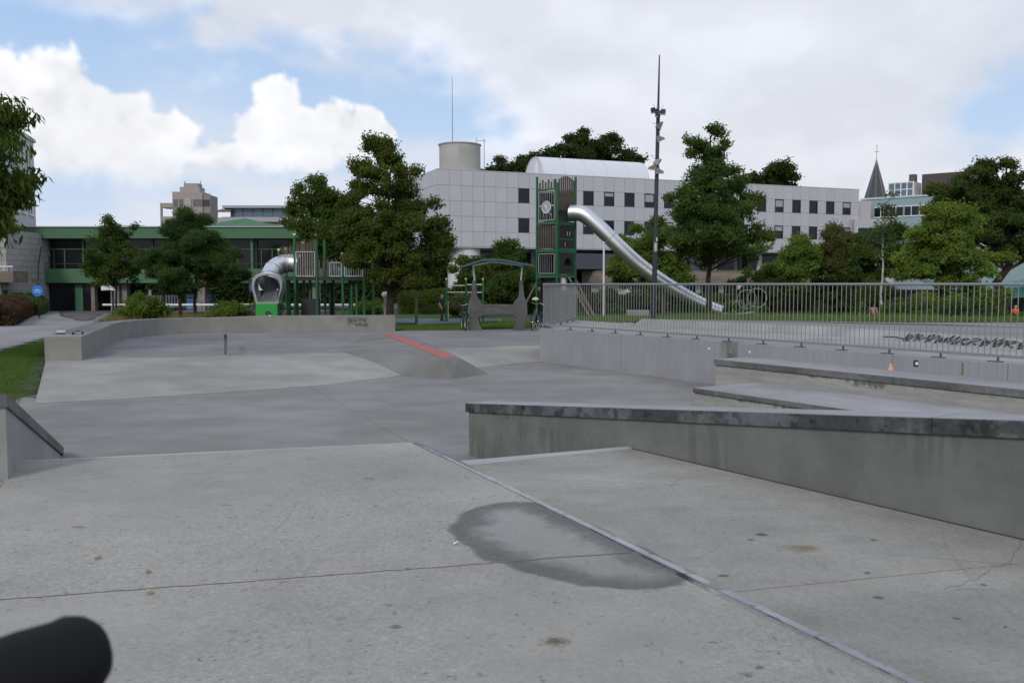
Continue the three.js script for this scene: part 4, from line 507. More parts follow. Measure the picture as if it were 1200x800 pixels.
// ---------- buildings ----------
// frame of a facade: origin, direction along it, outward normal
const fac = (O, u) => { const n = [-u[1], u[0]]; return { ry: Math.atan2(n[0], n[1]) , at: (s, y, d) => [O[0] + u[0] * s + n[0] * d, y, O[1] + u[1] * s + n[1] * d] }; };
const panelTones = [[.585, .59, .625], [.565, .57, .605], [.60, .605, .64], [.575, .58, .62]].map((c) => mat([c[0] * .80, c[1] * .80, c[2] * .795], .55));
{ // white panelled building
  const O = [-7, -85], u = [.93, -.368], f = fac(O, u), pw = 1.17, ph = 1.44, y1 = 12.4, nc = 43, ry = f.ry, lenT = nc * pw;
  const t = thing('panelled_building', 'long white panelled building with square windows and recessed ground floor', 'building');
  const bx = (s, y, d, w, h, dep) => box(w, h, dep, ...f.at(s + w / 2, y + h / 2, d - dep / 2), ry);
  part(t, 'core_wall', join([bx(0, 5.2, -.1, lenT, 7.2, 12), bx(2.5, -1, -3.2, lenT - 5, 6.15, 8)]), mat([.30, .30, .32], .8));
  const pg = new THREE.BoxGeometry(pw - .024, ph - .024, .08), wg = new THREE.BoxGeometry(pw - .16, ph - .14, .03);
  const fr = join([box(pw - .02, .08, .1, 0, ph / 2 - .05, 0), box(pw - .02, .08, .1, 0, -ph / 2 + .05, 0), box(.08, ph - .2, .1, -pw / 2 + .05, 0, 0), box(.08, ph - .2, .1, pw / 2 - .05, 0, 0)]);
  const blind = mat([.35, .36, .38], .7), r = rng(31);
  for (let i = 0; i < nc; i++) for (let j = 0; j < 5; j++) { const q = f.at((i + .5) * pw, y1 - (j + .5) * ph, -.03);
    if ((j === 1 || j === 3) && i % 2 && i >= 7 && i !== 9 && i !== 11) { const w = part(t, 'window', fr, M.frame); w.position.set(...q); w.rotation.y = ry; const p = part(w, 'pane', wg, M.glass); p.position.z = -.03; if (r() < .45) { const h = .3 + .6 * r(), b = part(w, 'blind', new THREE.BoxGeometry(pw - .2, h, .012), blind); b.position.set(0, ph / 2 - .1 - h / 2, -.008); } }
    else { const m = part(t, 'panel', pg, panelTones[(i * 7 + j * 3) % 4]); m.position.set(...q); m.rotation.y = ry; } }
  // end wall towards the playground
  const e = fac([-7, -85], [.368, .93]), pg2 = new THREE.BoxGeometry(1.47, ph - .035, .08); const e2 = { ry: Math.atan2(-.93, .368) }; for (let i = 0; i < 8; i++) for (let j = 0; j < 5; j++) { const m = part(t, 'panel', pg2, panelTones[(i + j * 3) % 4]); m.position.set(-7 - .368 * (i + .5) * 1.5 - .93 * .03, y1 - (j + .5) * ph, -85 - .93 * (i + .5) * 1.5 + .368 * .03); m.rotation.y = e2.ry; }
  part(t, 'roof_edge', bx(-.05, y1 + .002, .02, lenT + .1, .08, 12.2), mat([.45, .45, .47], .6));
  part(t, 'soffit', bx(0, 5.1, -.02, lenT, .09, 4), mat([.45, .45, .46], .8));
  // ground floor: columns and glass
  for (const s of [3.2, 14, 20, 26, 32, 38, 44, 49]) part(t, 'column', cyl(s < 4 ? 1.6 : .3, s < 4 ? 1.6 : .3, 6.1, ...f.at(s, -1, -1.8), 20), mat([.62, .62, .63], .7));
  for (let i = 0; i < 14; i++) { const w = part(t, 'window', box(2.5, 3.4, .06, ...f.at(6.5 + i * 3.1, 3.1, -3.15), ry), M.glass); part(w, 'frame', join([box(2.6, .1, .1, ...f.at(6.5 + i * 3.1, 4.85, -3.12), ry), box(.1, 3.5, .1, ...f.at(5.2 + i * 3.1, 3.1, -3.12), ry)]), M.frame); }
  // round concrete roof tower, mast, aerial
  const c = f.at(4.2, 12.4, -6), tw = part(t, 'roof_tower', cyl(2.1, 2.1, 3.3, ...c, 36), mat([.66, .65, .62], .9, { map: concTex })); part(tw, 'coping', new THREE.CylinderGeometry(2.2, 2.2, .1, 36).translate(c[0], 15.7, c[2]), mat([.35, .35, .35], .8));
  part(t, 'mast', bar([c[0] - .75, 15.6, c[2]], [c[0] - .75, 22.5, c[2]], .05, 6, .025), M.galv);
  part(t, 'aerial', join([bar([c[0] + 2.5, 12.4, c[2] + 1], [c[0] + 2.5, 16.2, c[2] + 1], .04, 6), bar([c[0] + 1.7, 16, c[2] + 1], [c[0] + 2.6, 16, c[2] + 1], .03, 5), bar([c[0] + 1.7, 15.7, c[2] + 1], [c[0] + 1.7, 16.3, c[2] + 1], .03, 5)]), M.galv);
  // barrel roof: shell in bays with ribs, end gable with doorway
  const vr = 2.55, s0 = 12.4, sl = 12.4, shellM = mat([.62, .64, .68], .35), L = [];
  const arc = (s, w, R) => { const g = new THREE.CylinderGeometry(R, R, w, 28, 1, true, 0, Math.PI); g.rotateZ(Math.PI / 2); g.rotateX(-Math.PI / 2); return g; };
  const shellAt = (s, w, R) => { const n = 20, L = []; for (let k = 0; k < n; k++) { const a = Math.PI * k / n, b = Math.PI * (k + 1) / n, p = (ss_, g) => f.at(ss_, 12.42 + Math.sin(g) * R, -6 + Math.cos(g) * R); L.push([p(s, a), p(s + w, a), p(s + w, b), p(s, b)]); } return toCreasedNormals(faces(L), .6); };
  const roof = part(t, 'barrel_roof', shellAt(s0, sl, vr), shellM); for (let k = 0; k <= 5; k++) { const R = vr + .02, s = s0 + k * sl / 5 - .04; part(roof, 'rib', shellAt(s, .08, R), mat([.58, .60, .64], .4)); }
  const gable = (s, sg) => { const L = []; const n = 20; const pts = [f.at(s, 12.42, -6 + vr)]; for (let k = 1; k <= n; k++) pts.push(f.at(s, 12.42 + Math.sin(Math.PI * k / n) * vr, -6 + Math.cos(Math.PI * k / n) * vr)); return faces([pts]); };
  part(roof, 'gable', gable(s0 + .05), mat([.55, .57, .6], .5)); part(roof, 'gable', gable(s0 + sl - .05), mat([.55, .57, .6], .5)); part(roof, 'door', box(.9, 1.9, .06, ...f.at(s0 + .0, 13.4, -5.3), ry + Math.PI / 2), M.white);
  // low entrance wing with beige parapet
  const w0 = f.at(16.2, 0, 9), W = thing('entrance_wing', 'low wing with beige concrete parapet in front of the white panelled building', 'building');
  const g = (s, y, d, w, h, dep) => box(w, h, dep, ...f.at(s + w / 2, y + h / 2, d - dep / 2), ry);
  part(W, 'parapet', g(15, 1.75, 9, 25, 1.15, 8.8), mat([.36, .30, .25], .9, { map: dirtTex })); part(W, 'roof', g(15.2, 2.92, 8.9, 24.6, .05, 8.7), mat([.12, .13, .15], .8)); part(W, 'dark_upper_band', g(13, 3.1, 3, 16, 1.5, 4), mat([.06, .065, .085], .7));
  part(W, 'wall', g(15.6, -1, 8.2, 24, 2.74, 7), mat([.45, .44, .43], .8)); for (let i = 0; i < 9; i++) { const w = part(W, 'window', g(16 + i * 2.6, -.4, 8.24, 2.0, 2.0, .06), M.glass); part(w, 'frame', g(15.9 + i * 2.6, 1.58, 8.28, 2.2, .1, .08), M.white); }
  for (const s of [15.4, 20.5, 27.6, 33, 39.6]) part(W, 'column', g(s, -1, 8.9, .4, 2.74, .4), M.white);
  // pinkish link block and stepped end
  const K = thing('link_block', 'grey pink link block joining the white panelled building to the teal one', 'building'); const gk = (x, y, z, w, h, d) => box(w, h, d, x + w / 2, y + h / 2, z - d / 2);
  part(K, 'upper_wall', gk(40.3, 3, -106, 1.9, 8.4, 3), mat([.42, .39, .41], .85)); part(K, 'lower_wall', gk(38.9, -2, -102.4, 4.6, 11.0, 3.4), mat([.42, .42, .44], .85)); for (let i = 0; i < 2; i++) { const w = part(K, 'window', gk(39.3 + i * 2.1, 6.5, -102.36, 1.7, 1.5, .05), M.glass); part(w, 'frame', gk(39.22 + i * 2.1, 6.42, -102.33, .1, 1.66, .06), M.white); }
}
{ // teal office block
  const O = [42.0, -108.5], d = [10.6, 9], l = Math.hypot(...d), u = [d[0] / l, d[1] / l], f = fac(O, u), L = l * 2.2; const t = thing('teal_office', 'teal clad office block with white framed ribbon windows beyond the link block', 'building');
  const tealM = mat([.26, .35, .38], .5), g = (s, y, dd, w, h, dep) => box(w, h, dep, ...f.at(s + w / 2, y + h / 2, dd - dep / 2), f.ry);
  part(t, 'wall', g(0, -2, 0, L, 13.7, 10), tealM); part(t, 'roof_edge', g(-.1, 11.7, .12, L + .2, .2, 10.3), mat([.5, .55, .57], .5));
  for (const y of [9.6, 6.9, 4.2]) for (let i = 0; i < 16; i++) { const s = 1.6 + i * 1.72; if (s > L - 2) break; const w = part(t, 'window', g(s, y, .05, 1.5, 1.05, .06), M.glass); part(w, 'frame', join([g(s - .06, y - .12, .09, 1.64, .12, .1), g(s - .06, y + 1.05, .09, 1.64, .1, .1), g(s + .7, y, .09, .07, 1.05, .1)]), M.white); }
  const ph = part(t, 'penthouse', g(2.7, 11.9, -1.2, 2.9, 1.75, 3), M.white); for (let i = 0; i < 4; i++) for (let j = 0; j < 2; j++) part(ph, 'pane', g(2.82 + i * .7, 12.05 + j * .8, -1.17, .56, .68, .06), M.glassBlue); part(t, 'roof_plant', g(4.8, 13.66, -2, .7, .9, .8), M.greyPlate);
  part(t, 'brown_roof_block', g(6.4, 11.9, -1.5, 6, 2.5, 4), mat([.075, .055, .055], .8)); }
{ // church spire
  const t = thing('church_tower', 'slate church spire with cross rising behind the link block', 'tower', [72.5, -2, -180]); part(t, 'tower_wall', box(4.2, 20, 4.2, 0, 10, 0), mat([.2, .13, .1], .9, { map: pitTex })); const n = 8, L = []; for (let k = 0; k < n; k++) { const a = k / n * 6.283 + .39, b = (k + 1) / n * 6.283 + .39; L.push([[Math.cos(a) * 2.3, 20, Math.sin(a) * 2.3], [Math.cos(b) * 2.3, 20, Math.sin(b) * 2.3], [0, 28.4, 0]]); } const sp = part(t, 'spire', faces(L), mat([.085, .085, .095], .6, { map: pitTex })); for (let k = 0; k < n; k++) { const a = k / n * 6.283 + .39; part(sp, 'hip', bar([Math.cos(a) * 2.3, 20, Math.sin(a) * 2.3], [0, 28.4, 0], .06, 5), mat([.22, .22, .24], .5)); }
  part(t, 'cross', join([bar([0, 28.3, 0], [0, 31, 0], .05, 6), bar([-.5, 29.9, 0], [.5, 29.9, 0], .045, 6)]), M.galv); part(t, 'gilt_ball', new THREE.SphereGeometry(.16, 10, 8).translate(0, 31.1, 0), mat([.9, .7, .3], .2, { metalness: 1 })); }
{ // green building bridging the path
  const t = thing('green_building', 'two storey building with green fascias bridging the path', 'building'); const z = -64, x0 = -33.4, x1 = -13.5, W = x1 - x0; const gm = mat([.05, .135, .065], .6), gm2 = mat([.06, .145, .075], .6);
  const g = (x, y, zz, w, h, d) => box(w, h, d, x + w / 2, y + h / 2, zz - d / 2);
  part(t, 'roof_fascia', g(x0 - 1.6, 4.85, z + .5, W + 2.4, .78, 12), gm); part(t, 'roof_edge', g(x0 - 1.7, 5.635, z + .6, W + 2.6, .07, 12.2), mat([.4, .43, .44], .5));
  part(t, 'floor_fascia', g(x0, 1.72, z + .25, W, 1.0, 11.6), gm2); part(t, 'core_wall', g(x0 + .2, 2.725, z - .6, W - .4, 2.12, 10), mat([.28, .28, .26], .8));
  for (let i = 0; i < 8; i++) { const x = x0 + .15 + i * 2.48; const w = part(t, 'window', g(x + .1, 2.75, z - .5, 2.28, 2.06, .05), M.glass); part(w, 'frame', join([g(x, 2.73, z - .35, .12, 2.1, .16), g(x + 1.15, 2.73, z - .42, .07, 1.4, .1), g(x, 4.1, z - .42, 2.4, .07, .1), g(x + .4, 2.75, z - .40, .05, 1.3, .08)]), gm2); part(t, 'balcony_rail', g(x, 3.05, z + .2, 2.46, .05, .05), M.frame); }
  for (let i = 0; i < 5; i++) part(t, 'post', g(x0 + i * 4.95, 2.725, z + .18, .16, 2.12, .16), gm2);
  part(t, 'dark_ground_wall', g(x0 + .1, -.5, z - .3, 3.3, 2.2, 9), M.glass); part(t, 'green_door', g(x0 + 2.1, -.4, z - .22, .55, 2.05, .08), gm); for (const [x, w] of [[-28.75, .6], [-30.15, .25], [-22.5, .5], [-17.6, .5], [-14.3, .5]]) part(t, 'pillar', g(x, -.5, z - .2, w, 2.2, .5), mat([.30, .28, .26], .9, { map: pitTex }));
  part(t, 'dark_pillar_wall', g(-28.1, -.5, z - .5, .4, 2.2, .6), mat([.22, .20, .19], .9));
  const s = part(t, 'skylight_roof', (() => { const L = [], a = [-29, 5.7, -72], b = [-16, 5.7, -72], c = [-16, 5.7, -78], d = [-29, 5.7, -78], p = [-22.2, 7.1, -75]; return faces([[a, b, p], [b, c, p], [c, d, p], [d, a, p]]); })(), gm); part(s, 'ridge_light', faces([[[-24, 5.76, -71.9], [-20, 5.76, -71.9], [-22.2, 6.4, -72.9]]]), M.glassBlue);
  part(t, 'skylight', g(-30.5, 5.72, -68, 2.5, .35, 3), mat([.45, .5, .5], .4)); part(t, 'sign_panel', g(-18.2, 1.2, z + .4, 1.7, .5, .12), M.white); part(t, 'lamp', g(-18.9, 2.0, z + .6, .6, .12, .12), M.white);
}
{ const t = thing('brick_gable', 'white brick side wall beside the green building', 'building'); part(t, 'wall', box(1.8, 5.4, 8, -34.3, 2.2, -67), mat([.78, .77, .74], .9, { map: brickTex })); part(t, 'coping', box(1.95, .1, 8.1, -34.3, 4.96, -67), mat([.3, .32, .3], .7)); part(t, 'downpipe', bar([-34.6, -.5, -62.93], [-34.6, 4.9, -62.93], .1, 8), mat([.08, .07, .07], .6)); }
{ // apartment block behind the near tree
  const a = [-34.6, -60], b = [-38.3, -72.5], l = Math.hypot(b[0] - a[0], b[1] - a[1]), u = [(a[0] - b[0]) / -l, (a[1] - b[1]) / -l], uu = [-u[0], -u[1]]; const t = thing('apartment_block', 'pale apartment block with stacked windows and a balcony behind the near tree', 'building');
  const f = fac(a, u), g = (s, y, d, w, h, dep) => box(w, h, dep, ...f.at(s + w / 2, y + h / 2, d - dep / 2), f.ry), wm = mat([.46, .46, .45], .85);
  part(t, 'wall', g(0, -1, 0, l, 13.9, 14), wm); part(t, 'roof_edge', g(-.2, 12.9, .15, l + .4, .25, 14.4), mat([.5, .51, .5], .7)); for (let j = 0; j < 4; j++) for (let i = 0; i < 5; i++) { const s = .5 + i * 2.55, y = 1.2 + j * 2.95, w = part(t, 'window', g(s, y, .04, 1.6, 1.9, .06), M.glass); part(w, 'frame', join([g(s - .05, y - .12, .1, 1.7, .12, .12), g(s + .75, y, .09, .1, 1.9, .08)]), M.white); }
  const bz = thing('balcony_house', 'low house with a beige balcony at the end of the hedge', 'building'); part(bz, 'wall', box(6, 6, 6, -36.2, 2.2, -62), mat([.5, .49, .47], .85, { map: brickTex })); part(bz, 'balcony', box(5, .72, 1.8, -34.4, 2.1, -58.3), mat([.28, .23, .19], .9, { map: dirtTex })); part(bz, 'rail', join([bar([-36.9, 2.75, -57.5], [-31.95, 2.75, -57.5], .04), ...Array.from({ length: 20 }, (_, i) => bar([-36.8 + i * .25, 2.45, -57.5], [-36.8 + i * .25, 2.75, -57.5], .015, 5))]), M.white); for (const [y, h] of [[3.4, 1.4], [.65, 2]]) { const w = part(bz, 'window', box(1.6, h, .06, -34.4, y, -58.97), M.glass); part(w, 'curtain', box(.5, h - .1, .02, -34.0, y, -58.92), M.white); part(w, 'frame', join([box(.08, h, .1, -33.6, y, -58.95), box(.08, h, .1, -35.2, y, -58.95)]), M.white); } part(bz, 'wall_lamp', box(.15, .3, .15, -33.3, 1.1, -58.9), M.black); }
{ // distant high-rise and flats
  const t = thing('high_rise', 'distant grey brown high rise with side balconies', 'building', [-71.8, -2, -200]); t.scale.set(.86, .97, .7); const c = mat([.34, .30, .28], .9); part(t, 'shaft', box(7.6, 24.5, 8, 1, 12.25, 0), c); part(t, 'wing', box(2.2, 24.2, 7, 5.6, 11.7, 0), mat([.25, .22, .21], .9)); part(t, 'roof_house', join([box(5, 1.2, 5, 1.2, 25.1, 0), box(3.6, .9, 4, 1.4, 26.1, 0), bar([-.7, 26, 0], [-.7, 27.2, 0], .15), bar([3.3, 26, 0], [3.3, 27.2, 0], .15)]), c); part(t, 'balcony_frame', box(.35, 22, 1, -5.8, 11, 3.5), c); for (let i = 0; i < 7; i++) { const b = part(t, 'balcony', box(3, .9, 5, -4.3, 3.4 + i * 3, 1.4), c); part(b, 'slab_edge', box(3.1, .2, 5.1, -4.3, 3.9 + i * 3, 1.4), mat([.4, .37, .36], .9)); }
  const wg = new THREE.BoxGeometry(1.1, 1.6, .1); for (let j = 0; j < 7; j++) for (const x of [-2, -.6, 3, 4.2]) { const w = part(t, 'window', wg, mat([.13, .13, .14], .2)); w.position.set(x, 4 + j * 3, 4.03); } for (let j = 0; j < 7; j++) { const w = part(t, 'loggia', new THREE.BoxGeometry(1.7, 1.5, .1), M.frame); w.position.set(5.7, 4 + j * 3, 3.53); } part(t, 'light_bay', box(1.6, 22, .3, 1.2, 12, 4.1), mat([.42, .37, .33], .9)); }
{ const t = thing('roof_flats', 'distant flats with wide flat roof above the green building', 'building', [-36, -2, -130]); part(t, 'wall', box(9, 13, 8, 0, 6.5, 0), mat([.28, .28, .29], .8)); part(t, 'roof', box(9.2, .35, 8.6, .2, 14.4, 0), mat([.33, .34, .37], .7)); part(t, 'top_storey', box(7.6, 1.6, 7, .3, 13.6, 0), mat([.14, .14, .16], .5)); part(t, 'terrace', box(10, .6, 9, 0, 12.6, 0), mat([.36, .36, .38], .8)); for (let i = 0; i < 5; i++) { const w = part(t, 'window', box(1.2, 1.2, .1, -2.4 + i * 1.4, 13.6, 3.53), M.glassBlue); } for (const x of [-4.4, -3.6]) part(t, 'awning', box(.9, .25, 2, x, 13.9, 4, 0, .2), mat([.2, .15, .13], .8)); }
{ // pavilion with teal canopy at the edge of the square
  const t = thing('pavilion', 'dark pavilion with sloping teal canopy behind the chestnut trunk', 'building', [34, -2.2, -70]); part(t, 'wall', box(16, 3.4, 6, 3, 1.7, -3), M.glass); part(t, 'canopy', faces([[[-2, 2.7, 1], [12, 4.5, 1], [12, 4.5, -7], [-2, 2.7, -7]], [[-2, 2.2, 1.2], [12, 3.4, 1.2], [12, 4.5, 1], [-2, 2.7, 1]]]), mat([.05, .22, .18], .5)); for (const x of [-1, 4, 8, 11]) part(t, 'post', cyl(.12, .12, 2.3, x, 0, .6), M.frame); part(t, 'counter', box(15, 1, .4, 3, .5, .4), mat([.10, .10, .11], .6)); }

// ---------- slide tower ----------
{ const by = gy(2.28, -46.4), t = thing('slide_tower', 'tall green climbing tower with slatted panels and mesh windows', 'play tower', [2.28, by, -46.45], -Math.PI / 4), h = 7.35, s = .7;
  for (const [x, z] of [[-s, s], [s, s], [s, -s], [-s, -s]]) { const p = part(t, 'post', box(.09, x > 0 && z > 0 ? 6.95 : h, .09, x, (x > 0 && z > 0 ? 6.95 : h) / 2, z), M.green); }
  for (const y of [2.25, 3.55, 4.95]) { const d = part(t, 'deck', box(1.32, .06, 1.32, 0, y, 0), M.panelBlack); part(d, 'beam', join([box(1.31, .14, .06, 0, y, s), box(1.31, .14, .06, 0, y, -s), box(.06, .14, 1.31, s, y, 0), box(.06, .14, 1.31, -s, y, 0)]), M.green); }
  part(t, 'top_beam', join([box(1.31, .09, .06, 0, 6.65, s), box(.06, .09, 1.31, -s, 6.65, 0), box(1.31, .09, .06, 0, 6.65, -s)]), M.green);
  // mesh windows on the left front
  for (const y of [2.9, 5.75]) part(t, 'back_panel', join([box(1.28, y > 5 ? 1.5 : 1.1, .03, 0, y + .08, -s + .02), box(.03, y > 5 ? 1.5 : 1.1, 1.28, -s + .02, y + .08, 0)]), mat([.03, .05, .045], .7)); part(t, 'back_panel', box(.03, 1.1, 1.28, -s + .02, 4.25, 0), mat([.03, .05, .045], .7));
  const wire = (x0, x1, y0, y1) => { const L = []; for (let x = x0 + .1; x < x1; x += .15) L.push(box(.014, y1 - y0, .014, x, (y0 + y1) / 2, s - .02)); return join(L); };
  const ring = (x0, x1, y0, y1) => join([box(x1 - x0, .035, .03, (x0 + x1) / 2, y0, s + .01), box(x1 - x0, .035, .03, (x0 + x1) / 2, y1, s + .01), box(.035, y1 - y0, .03, x0, (y0 + y1) / 2, s + .01), box(.035, y1 - y0, .03, x1, (y0 + y1) / 2, s + .01)]);
  for (const [y0, y1] of [[5.1, 5.8], [5.85, 6.55], [2.4, 3.4]]) { const w = part(t, 'mesh_panel', wire(-.55, .55, y0, y1), M.meshMetal); part(w, 'frame', ring(-.56, .56, y0, y1), M.meshMetal); }
  const disc = part(t, 'wire_disc', new THREE.TorusGeometry(.30, .02, 6, 26).translate(0, 5.75, s + .06), M.white); part(disc, 'spokes', join(Array.from({ length: 9 }, (_, i) => box(.6, .012, .012, 0, 0, 0, 0, 0, i * .349).translate(0, 5.75, s + .06))), M.white); part(disc, 'face', new THREE.CylinderGeometry(.27, .27, .01, 24).rotateX(Math.PI / 2).translate(0, 5.75, s + .035), mat([.35, .36, .37], .6));
  for (let i = 0; i < 8; i++) part(t, 'slat', box(.095, 1.18, .03, -.56 + i * .16, 4.25, s), M.wood);
  for (let i = 0; i < 6; i++) part(t, 'slat', box(.1, .35 + (i % 2) * .12, .03, -.5 + i * .2, 6.85 + (i % 2) * .06, s), M.wood);
  // right front: tall slats above, punched black panels below
  for (let i = 0; i < 8; i++) { const hh = 1.5 + .22 * Math.sin((i + .5) / 8 * Math.PI); part(t, 'slat', box(.03, hh, .1, s, 5.6 + hh / 2, .56 - i * .16), M.wood); }
  const punch = (y0, y1, hx, hy, r) => { const sh = new THREE.Shape([[-.58, y0], [.58, y0], [.58, y1], [-.58, y1]].map(([a, b]) => new THREE.Vector2(a, b))); const ho = new THREE.Path(); ho.moveTo(hx - r, hy - r * .5); ho.lineTo(hx + r, hy - r * .5); ho.lineTo(hx + r * .8, hy + r * .4); ho.lineTo(hx, hy + r * .9); ho.lineTo(hx - r * .8, hy + r * .4); ho.closePath(); sh.holes.push(ho); return new THREE.ExtrudeGeometry(sh, { depth: .04, bevelEnabled: false }).rotateY(Math.PI / 2).translate(s - .02, 0, 0); };
  for (const [y0, y1, hx, hy, r] of [[4.15, 4.86, .2, 4.42, .2], [3.66, 4.12, -.1, 3.85, .17], [2.36, 3.45, .1, 2.95, .3]]) { const p = part(t, 'punched_panel', punch(y0, y1, hx, hy, r), M.panelBlack); part(p, 'rim', join([box(.05, .04, 1.18, s + .01, y0, 0), box(.05, .04, 1.18, s + .01, y1, 0), box(.05, y1 - y0, .03, s + .01, (y0 + y1) / 2, .58), box(.05, y1 - y0, .03, s + .01, (y0 + y1) / 2, -.58)]), M.green); }
  for (let i = 0; i < 8; i++) part(t, 'back_slat', box(.1, 1.2, .03, -.56 + i * .16, 4.25, -s), M.wood);
  part(t, 'lower_panel', box(1.3, 2.1, .05, 0, 1.1, s - .25), M.panelBlack); part(t, 'lower_panel', box(.05, 2.1, 1.3, -s + .2, 1.1, 0), M.panelBlack);
  const bub = part(t, 'bubble', new THREE.SphereGeometry(.5, 18, 12, 0, 6.283, Math.PI / 2, Math.PI / 2).scale(.7, 1.5, .8).translate(-s - .05, 4.95, 0), M.tealBubble); part(bub, 'wire_dome', join([0, .5, 1, 1.5, 2, 2.5].map((a) => new THREE.TorusGeometry(.5, .012, 5, 16, Math.PI).rotateY(a).scale(.7, 1.5, .8).translate(-s - .05, 4.95, 0))), M.white);
  for (const [a, b] of [[[-.9, 2.2, .3], [-1.9, 0, .9]], [[.5, 2.2, -.9], [2.3, 0, -.5]], [[.7, 2.2, -.2], [2.6, 0, .2]], [[.3, 2.2, -.6], [1.9, 0, -1.1]]]) part(t, 'leaning_pole', bar(a, b, .06, 8), M.paleWood);
}
{ // long steel tube slide
  const t = thing('steel_slide', 'long shiny steel tube slide descending from the tower', 'slide'), gyE = gy(12, -44.6);
  const pts = [[2.95, 5.25, -45.95], [3.55, 5.18, -45.75], [4.4, 4.5, -45.6], [5.3, 3.62, -45.5], [6.5, 2.55, -45.4], [8.0, 1.5, -45.2], [9.6, .62, -45], [10.9, .16, -44.8], [12.1, gyE + .36, -44.7]], R = .4, c = new THREE.CatmullRomCurve3(pts.map((p) => V(...p)));
  const n = 60, seg = 22, L = [], p = []; for (let i = 0; i <= n; i++) { const f = i / n, q = c.getPointAt(f), tg = c.getTangentAt(f), sx = V(0, 1, 0).cross(tg).normalize().negate(), u = sx.clone().cross(tg).normalize(); if (u.y < 0) u.negate(); const open = f > .86 ? 1 : 0, row = [], R = .41 * (1 - .32 * f); for (let k = 0; k <= seg; k++) { const a = open ? Math.PI * (1 + k / seg) : 6.2832 * k / seg + Math.PI; row.push(q.clone().addScaledVector(sx, Math.cos(a) * R).addScaledVector(u, Math.sin(a) * R * (open ? .75 : 1))); } row.open = open; p.push(row); }
  const quad = (i0, i1, full) => { const L = []; for (let i = i0; i < i1; i++) for (let k = 0; k < seg; k++) { const a = p[i][k], b = p[i][k + 1], d = p[i + 1][k], e = p[i + 1][k + 1]; L.push([a, d, e, b].map((v) => v.toArray())); } return toCreasedNormals(faces(L), 1); };
  const k86 = p.findIndex((r) => r.open); for (const [a, b] of [[0, 14], [14, 27], [27, 40], [40, k86 - 1]]) { const m = part(t, 'tube_section', quad(a, b), M.steel); const q = c.getPointAt(b / n), tg = c.getTangentAt(b / n), g = new THREE.TorusGeometry(.41 * (1 - .32 * b / n) + .01, .02, 6, 24); g.applyQuaternion(new THREE.Quaternion().setFromUnitVectors(V(0, 0, 1), tg)); part(m, 'flange', g.translate(q.x, q.y, q.z), M.meshMetal); }
  part(t, 'exit_trough', quad(k86, n), M.steel);
  for (const [x, z, y] of [[4.65, -45.5, 3.85], [7.6, -45.2, 1.35]]) part(t, 'support_post', bar([x, gy(x, z) - .1, z], [x, y, z], .05, 8), x > 5 ? M.paleWood : M.white); }
// ---------- roofed seat shelter ----------
{ const y = -.262, t = thing('shelter', 'grey steel shelter with teal folded roof at the back of the deck', 'shelter', [-.58, y + .03, -36.55]); const sh = (pts, d, z) => { const g = new THREE.ExtrudeGeometry(new THREE.Shape(pts.map(([a, b]) => new THREE.Vector2(a, b))), { depth: d, bevelEnabled: true, bevelThickness: .01, bevelSize: .01, bevelSegments: 1 }); return g.translate(0, 0, z); };
  for (const s of [-1, 1]) { const m = [[.62, 0], [1.1, 0], [1.14, .35], [1.2, .6], [1.18, 1.05], [1.06, 1.4], [1.0, 2.0], [.9, 2.0], [.86, 1.35], [.66, 1.1], [.6, .95], [.6, .62], [.78, .55], [.74, .3]].map(([a, b]) => [a * s, b]); part(t, 'leg_plate', sh(s < 0 ? m.reverse() : m, .06, -.35), M.greyPlate); part(t, 'leg_plate', sh(m.map((q) => [...q]), .06, .35), M.greyPlate); part(t, 'roof_post', join([bar([s * .93, 1.95, -.32], [s * 1.0, 2.62, -.32], .035), bar([s * .93, 1.95, .38], [s * 1.0, 2.62, .38], .035)]), M.meshMetal); }
  part(t, 'beam', join([box(1.5, .36, .07, 0, .80, .36), box(1.5, .36, .07, 0, .80, -.34)]), M.greyPlate); part(t, 'seat', box(1.9, .05, .75, 0, 1.0, .02), M.paleWood);
  part(t, 'roof', (() => { const z0 = -.7, z1 = .75, th = .07, L = [], P = [[-1.45, 2.58], [-.55, 2.86], [.1, 2.86], [1.45, 2.62]]; for (let i = 0; i < 3; i++) { const [a, b] = P[i], [c, d] = P[i + 1]; L.push([[a, b, z1], [c, d, z1], [c, d, z0], [a, b, z0]], [[a, b - th, z1], [c, d - th, z1], [c, d - th, z0], [a, b - th, z0]], [[a, b, z1], [a, b - th, z1], [c, d - th, z1], [c, d, z1]], [[a, b, z0], [c, d, z0], [c, d - th, z0], [a, b - th, z0]]); } L.push([[-1.45, 2.58, z0], [-1.45, 2.51, z0], [-1.45, 2.51, z1], [-1.45, 2.58, z1]], [[1.45, 2.62, z0], [1.45, 2.62, z1], [1.45, 2.55, z1], [1.45, 2.55, z0]]); return faces(L); })(), M.teal);
  part(t, 'roof_frame', join([sbar([-1.0, 2.6, .38], [-.2, 2.76, .38], .05, .06), sbar([-.2, 2.76, .38], [1.0, 2.6, .38], .05, .06)]), M.meshMetal); }
